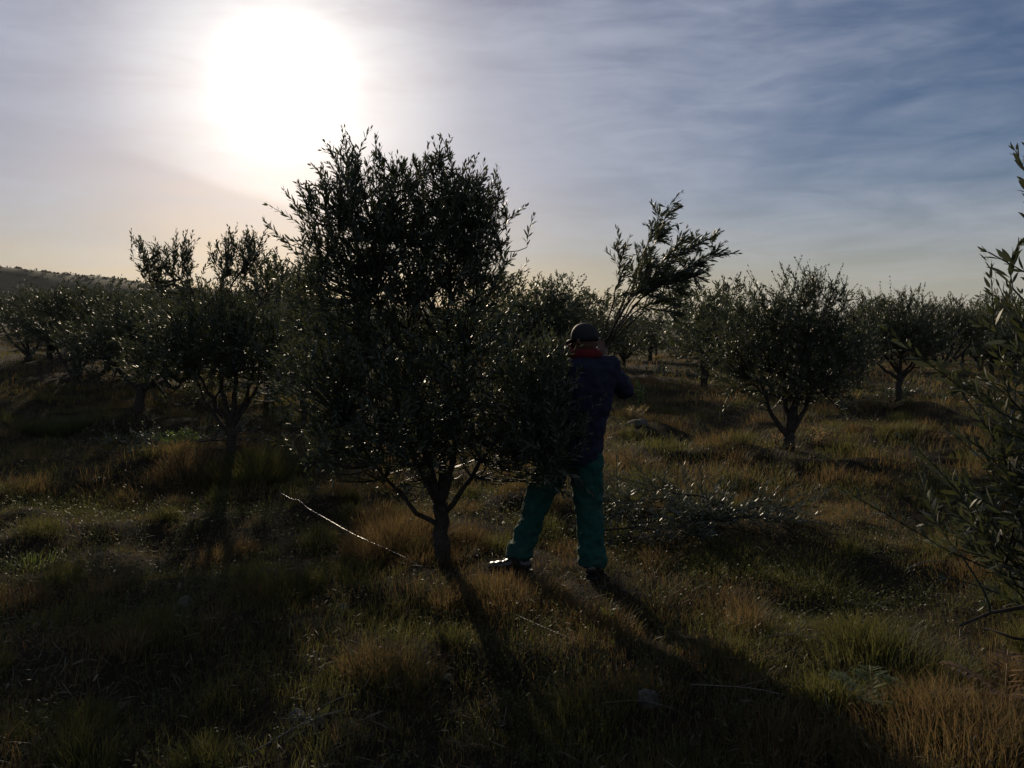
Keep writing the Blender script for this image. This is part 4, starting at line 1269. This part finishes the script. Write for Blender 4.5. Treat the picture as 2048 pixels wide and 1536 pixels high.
# cap with a peak, red collar round the neck
cp = MB()
v = []; q = []; seg = 28; rg = 9
for i in range(rg):
    ph = (PI / 2) * (1 - i / (rg - 1)) if i else PI / 2
    for s in range(seg):
        a = 2 * PI * s / seg
        r = math.cos(PI / 2 * i / (rg - 1)); h = math.sin(PI / 2 * i / (rg - 1))
        r = max(r, .02) ** .8
        v.append(hp(math.cos(a) * .083 * r, math.sin(a) * .102 * r - .002, .012 + h * .098))
base = [hp(math.cos(2 * PI * s / seg) * .080, math.sin(2 * PI * s / seg) * .099 - .002, -.018) for s in range(seg)]
v = base + v
for i in range(rg):
    for s in range(seg):
        q.append((i * seg + s, i * seg + (s + 1) % seg, (i + 1) * seg + (s + 1) % seg, (i + 1) * seg + s))
cp.add(v, [], q)
cap = obj('cap', cp.mesh('cap', True), M_CAP, person)
cap.modifiers.new('thick', 'SOLIDIFY').thickness = .006
pk = MB(); v = []; q = []; n = 14
for i in range(n):
    a = PI * (.12 + .76 * i / (n - 1))
    x = math.cos(a)
    v += [hp(x * .078, math.sin(a) * .088, .004), hp(x * .080, math.sin(a) * .088 + .035 * math.sin(a), -.002 + .004), hp(x * .074, math.sin(a) * .088 + .078 * math.sin(a) ** .7, -.020)]
for i in range(n - 1):
    for j in range(2): q.append((i * 3 + j, i * 3 + j + 1, (i + 1) * 3 + j + 1, (i + 1) * 3 + j))
pk.add(v, [], q); po = obj('peak', pk.mesh('peak', True), M_CAP, cap); po.modifiers.new('thick', 'SOLIDIFY').thickness = .004

co = MB(); v = []; q = []; seg = 30
for (r, z) in ((.088, 1.480), (.105, 1.497), (.104, 1.525), (.090, 1.545), (.076, 1.548), (.066, 1.53)):
    for s in range(seg):
        a = 2 * PI * s / seg
        rr = r * (1 + .10 * mnoise.noise(Vector((math.cos(a) * 2.3, math.sin(a) * 2.3, z * 20))))
        lift = .05 * max(0, math.cos(a - 2.5)) ** 3 * (1 if z > 1.5 else .2)
        v.append((.05 + math.cos(a) * rr * 1.18, .05 + math.sin(a) * rr * .95, z + lift + .008 * mnoise.noise(Vector((math.cos(a) * 3, math.sin(a) * 3, 2)))))
for i in range(5):
    for s in range(seg): q.append((i * seg + s, i * seg + (s + 1) % seg, (i + 1) * seg + (s + 1) % seg, (i + 1) * seg + s))
co.add(v, [], q); sc = obj('scarf', co.mesh('scarf', True), M_RED, person)
sc.modifiers.new('thick', 'SOLIDIFY').thickness = .008


# the bundle of branches in the worker's right hand
def bundle():
    rs = np.random.RandomState(9)
    g = GRIP + np.array([FOOT[0], FOOT[1], FZ]) + unit(np.array([-.25, .9, .2])) * .03
    root = empty('olive_branches', g)
    D0 = g[1]
    stems = [([(1250, 600), (1305, 500), (1345, 398)], 30, 0), ([(1262, 592), (1350, 512), (1430, 472)], 34, .08), ([(1275, 600), (1365, 540), (1440, 505)], 32, -.08),
             ([(1226, 605), (1240, 545), (1236, 492)], 15, -.05), ([(1268, 622), (1320, 600), (1352, 606)], 22, .12), ([(1252, 590), (1300, 480), (1318, 430)], 24, .14),
             ([(1282, 590), (1340, 560), (1395, 552)], 26, -.12), ([(1278, 600), (1325, 570), (1365, 585)], 24, .06), ([(1290, 615), (1330, 622), (1362, 632)], 9, -.04), ([(1262, 605), (1310, 545), (1370, 470)], 30, .02),
             ([(1245, 620), (1285, 560), (1300, 520)], 20, -.1)]
    B = []; A = []; LN = []
    for k, (path, n, dd) in enumerate(stems):
        n = int(n * 1.5)
        w = [rs.randn(3) * .008 - np.array([.03, 0, .10]) * (.4 + .6 * rs.rand())] + [at(x, y, D0 + .05 + dd * (i + 1) * .8 + rs.randn() * .03) - g for i, (x, y) in enumerate(path)]
        w = np.array(w); tt = np.linspace(0, 3, 19); c = np.stack([np.interp(tt, range(4), w[:, j]) for j in range(3)], -1)
        for _ in range(3): c[1:-1] = (c[:-2] + 2 * c[1:-1] + c[2:]) / 4
        c[1:-1] += rs.randn(17, 3) * .004
        mb = MB(); mb.tube(c, np.linspace(.0075, .0016, 19), 6)
        obj('branch', mb.mesh('branch', True), M_BARK, root)
        t = 18 * (.36 + .62 * rs.rand(n) ** .8); base = np.stack([np.interp(t, range(19), c[:, j]) for j in range(3)], -1)
        tg = unit(np.stack([np.interp(t, range(19), np.gradient(c, axis=0)[:, j]) for j in range(3)], -1))
        B.append(base); A.append(unit(tg * .8 + np.array([.20, 0, .10]) + rs.randn(n, 3) * .50)); LN.append(rs.uniform(.08, .22, n) * (1.2 - .035 * t))
    B, A, LN = map(np.concatenate, (B, A, LN))
    P, D, NR, LL, WW, sid, lines = shoots_to_leaves(rs, B, A, LN, .019, .048, .075, .22, spread=.7, bend=.25)
    D = unit(D + np.array([.28, 0, .02]))
    sc = np.abs(P - P.mean(0)) @ np.array([1, .2, 1.0]); idx = np.argsort(-sc)[:300]
    sel = np.zeros(len(P), bool); sel[idx] = True
    leaf_parts(root, P, D, NR, LL, idx)
    cm = MB(); leaf_geo(cm, P[~sel], D[~sel], NR[~sel], LL[~sel], WW[~sel])
    for l in lines: cm.tube(l[::2], .0018, 3, cap=False)
    c = obj('foliage', cm.mesh('foliage'), M_LEAF, root); c['kind'] = 'stuff'
    tag(root, 'bundle of cut leafy olive branches held up by the worker and blown to the right', 'branches')


bundle()
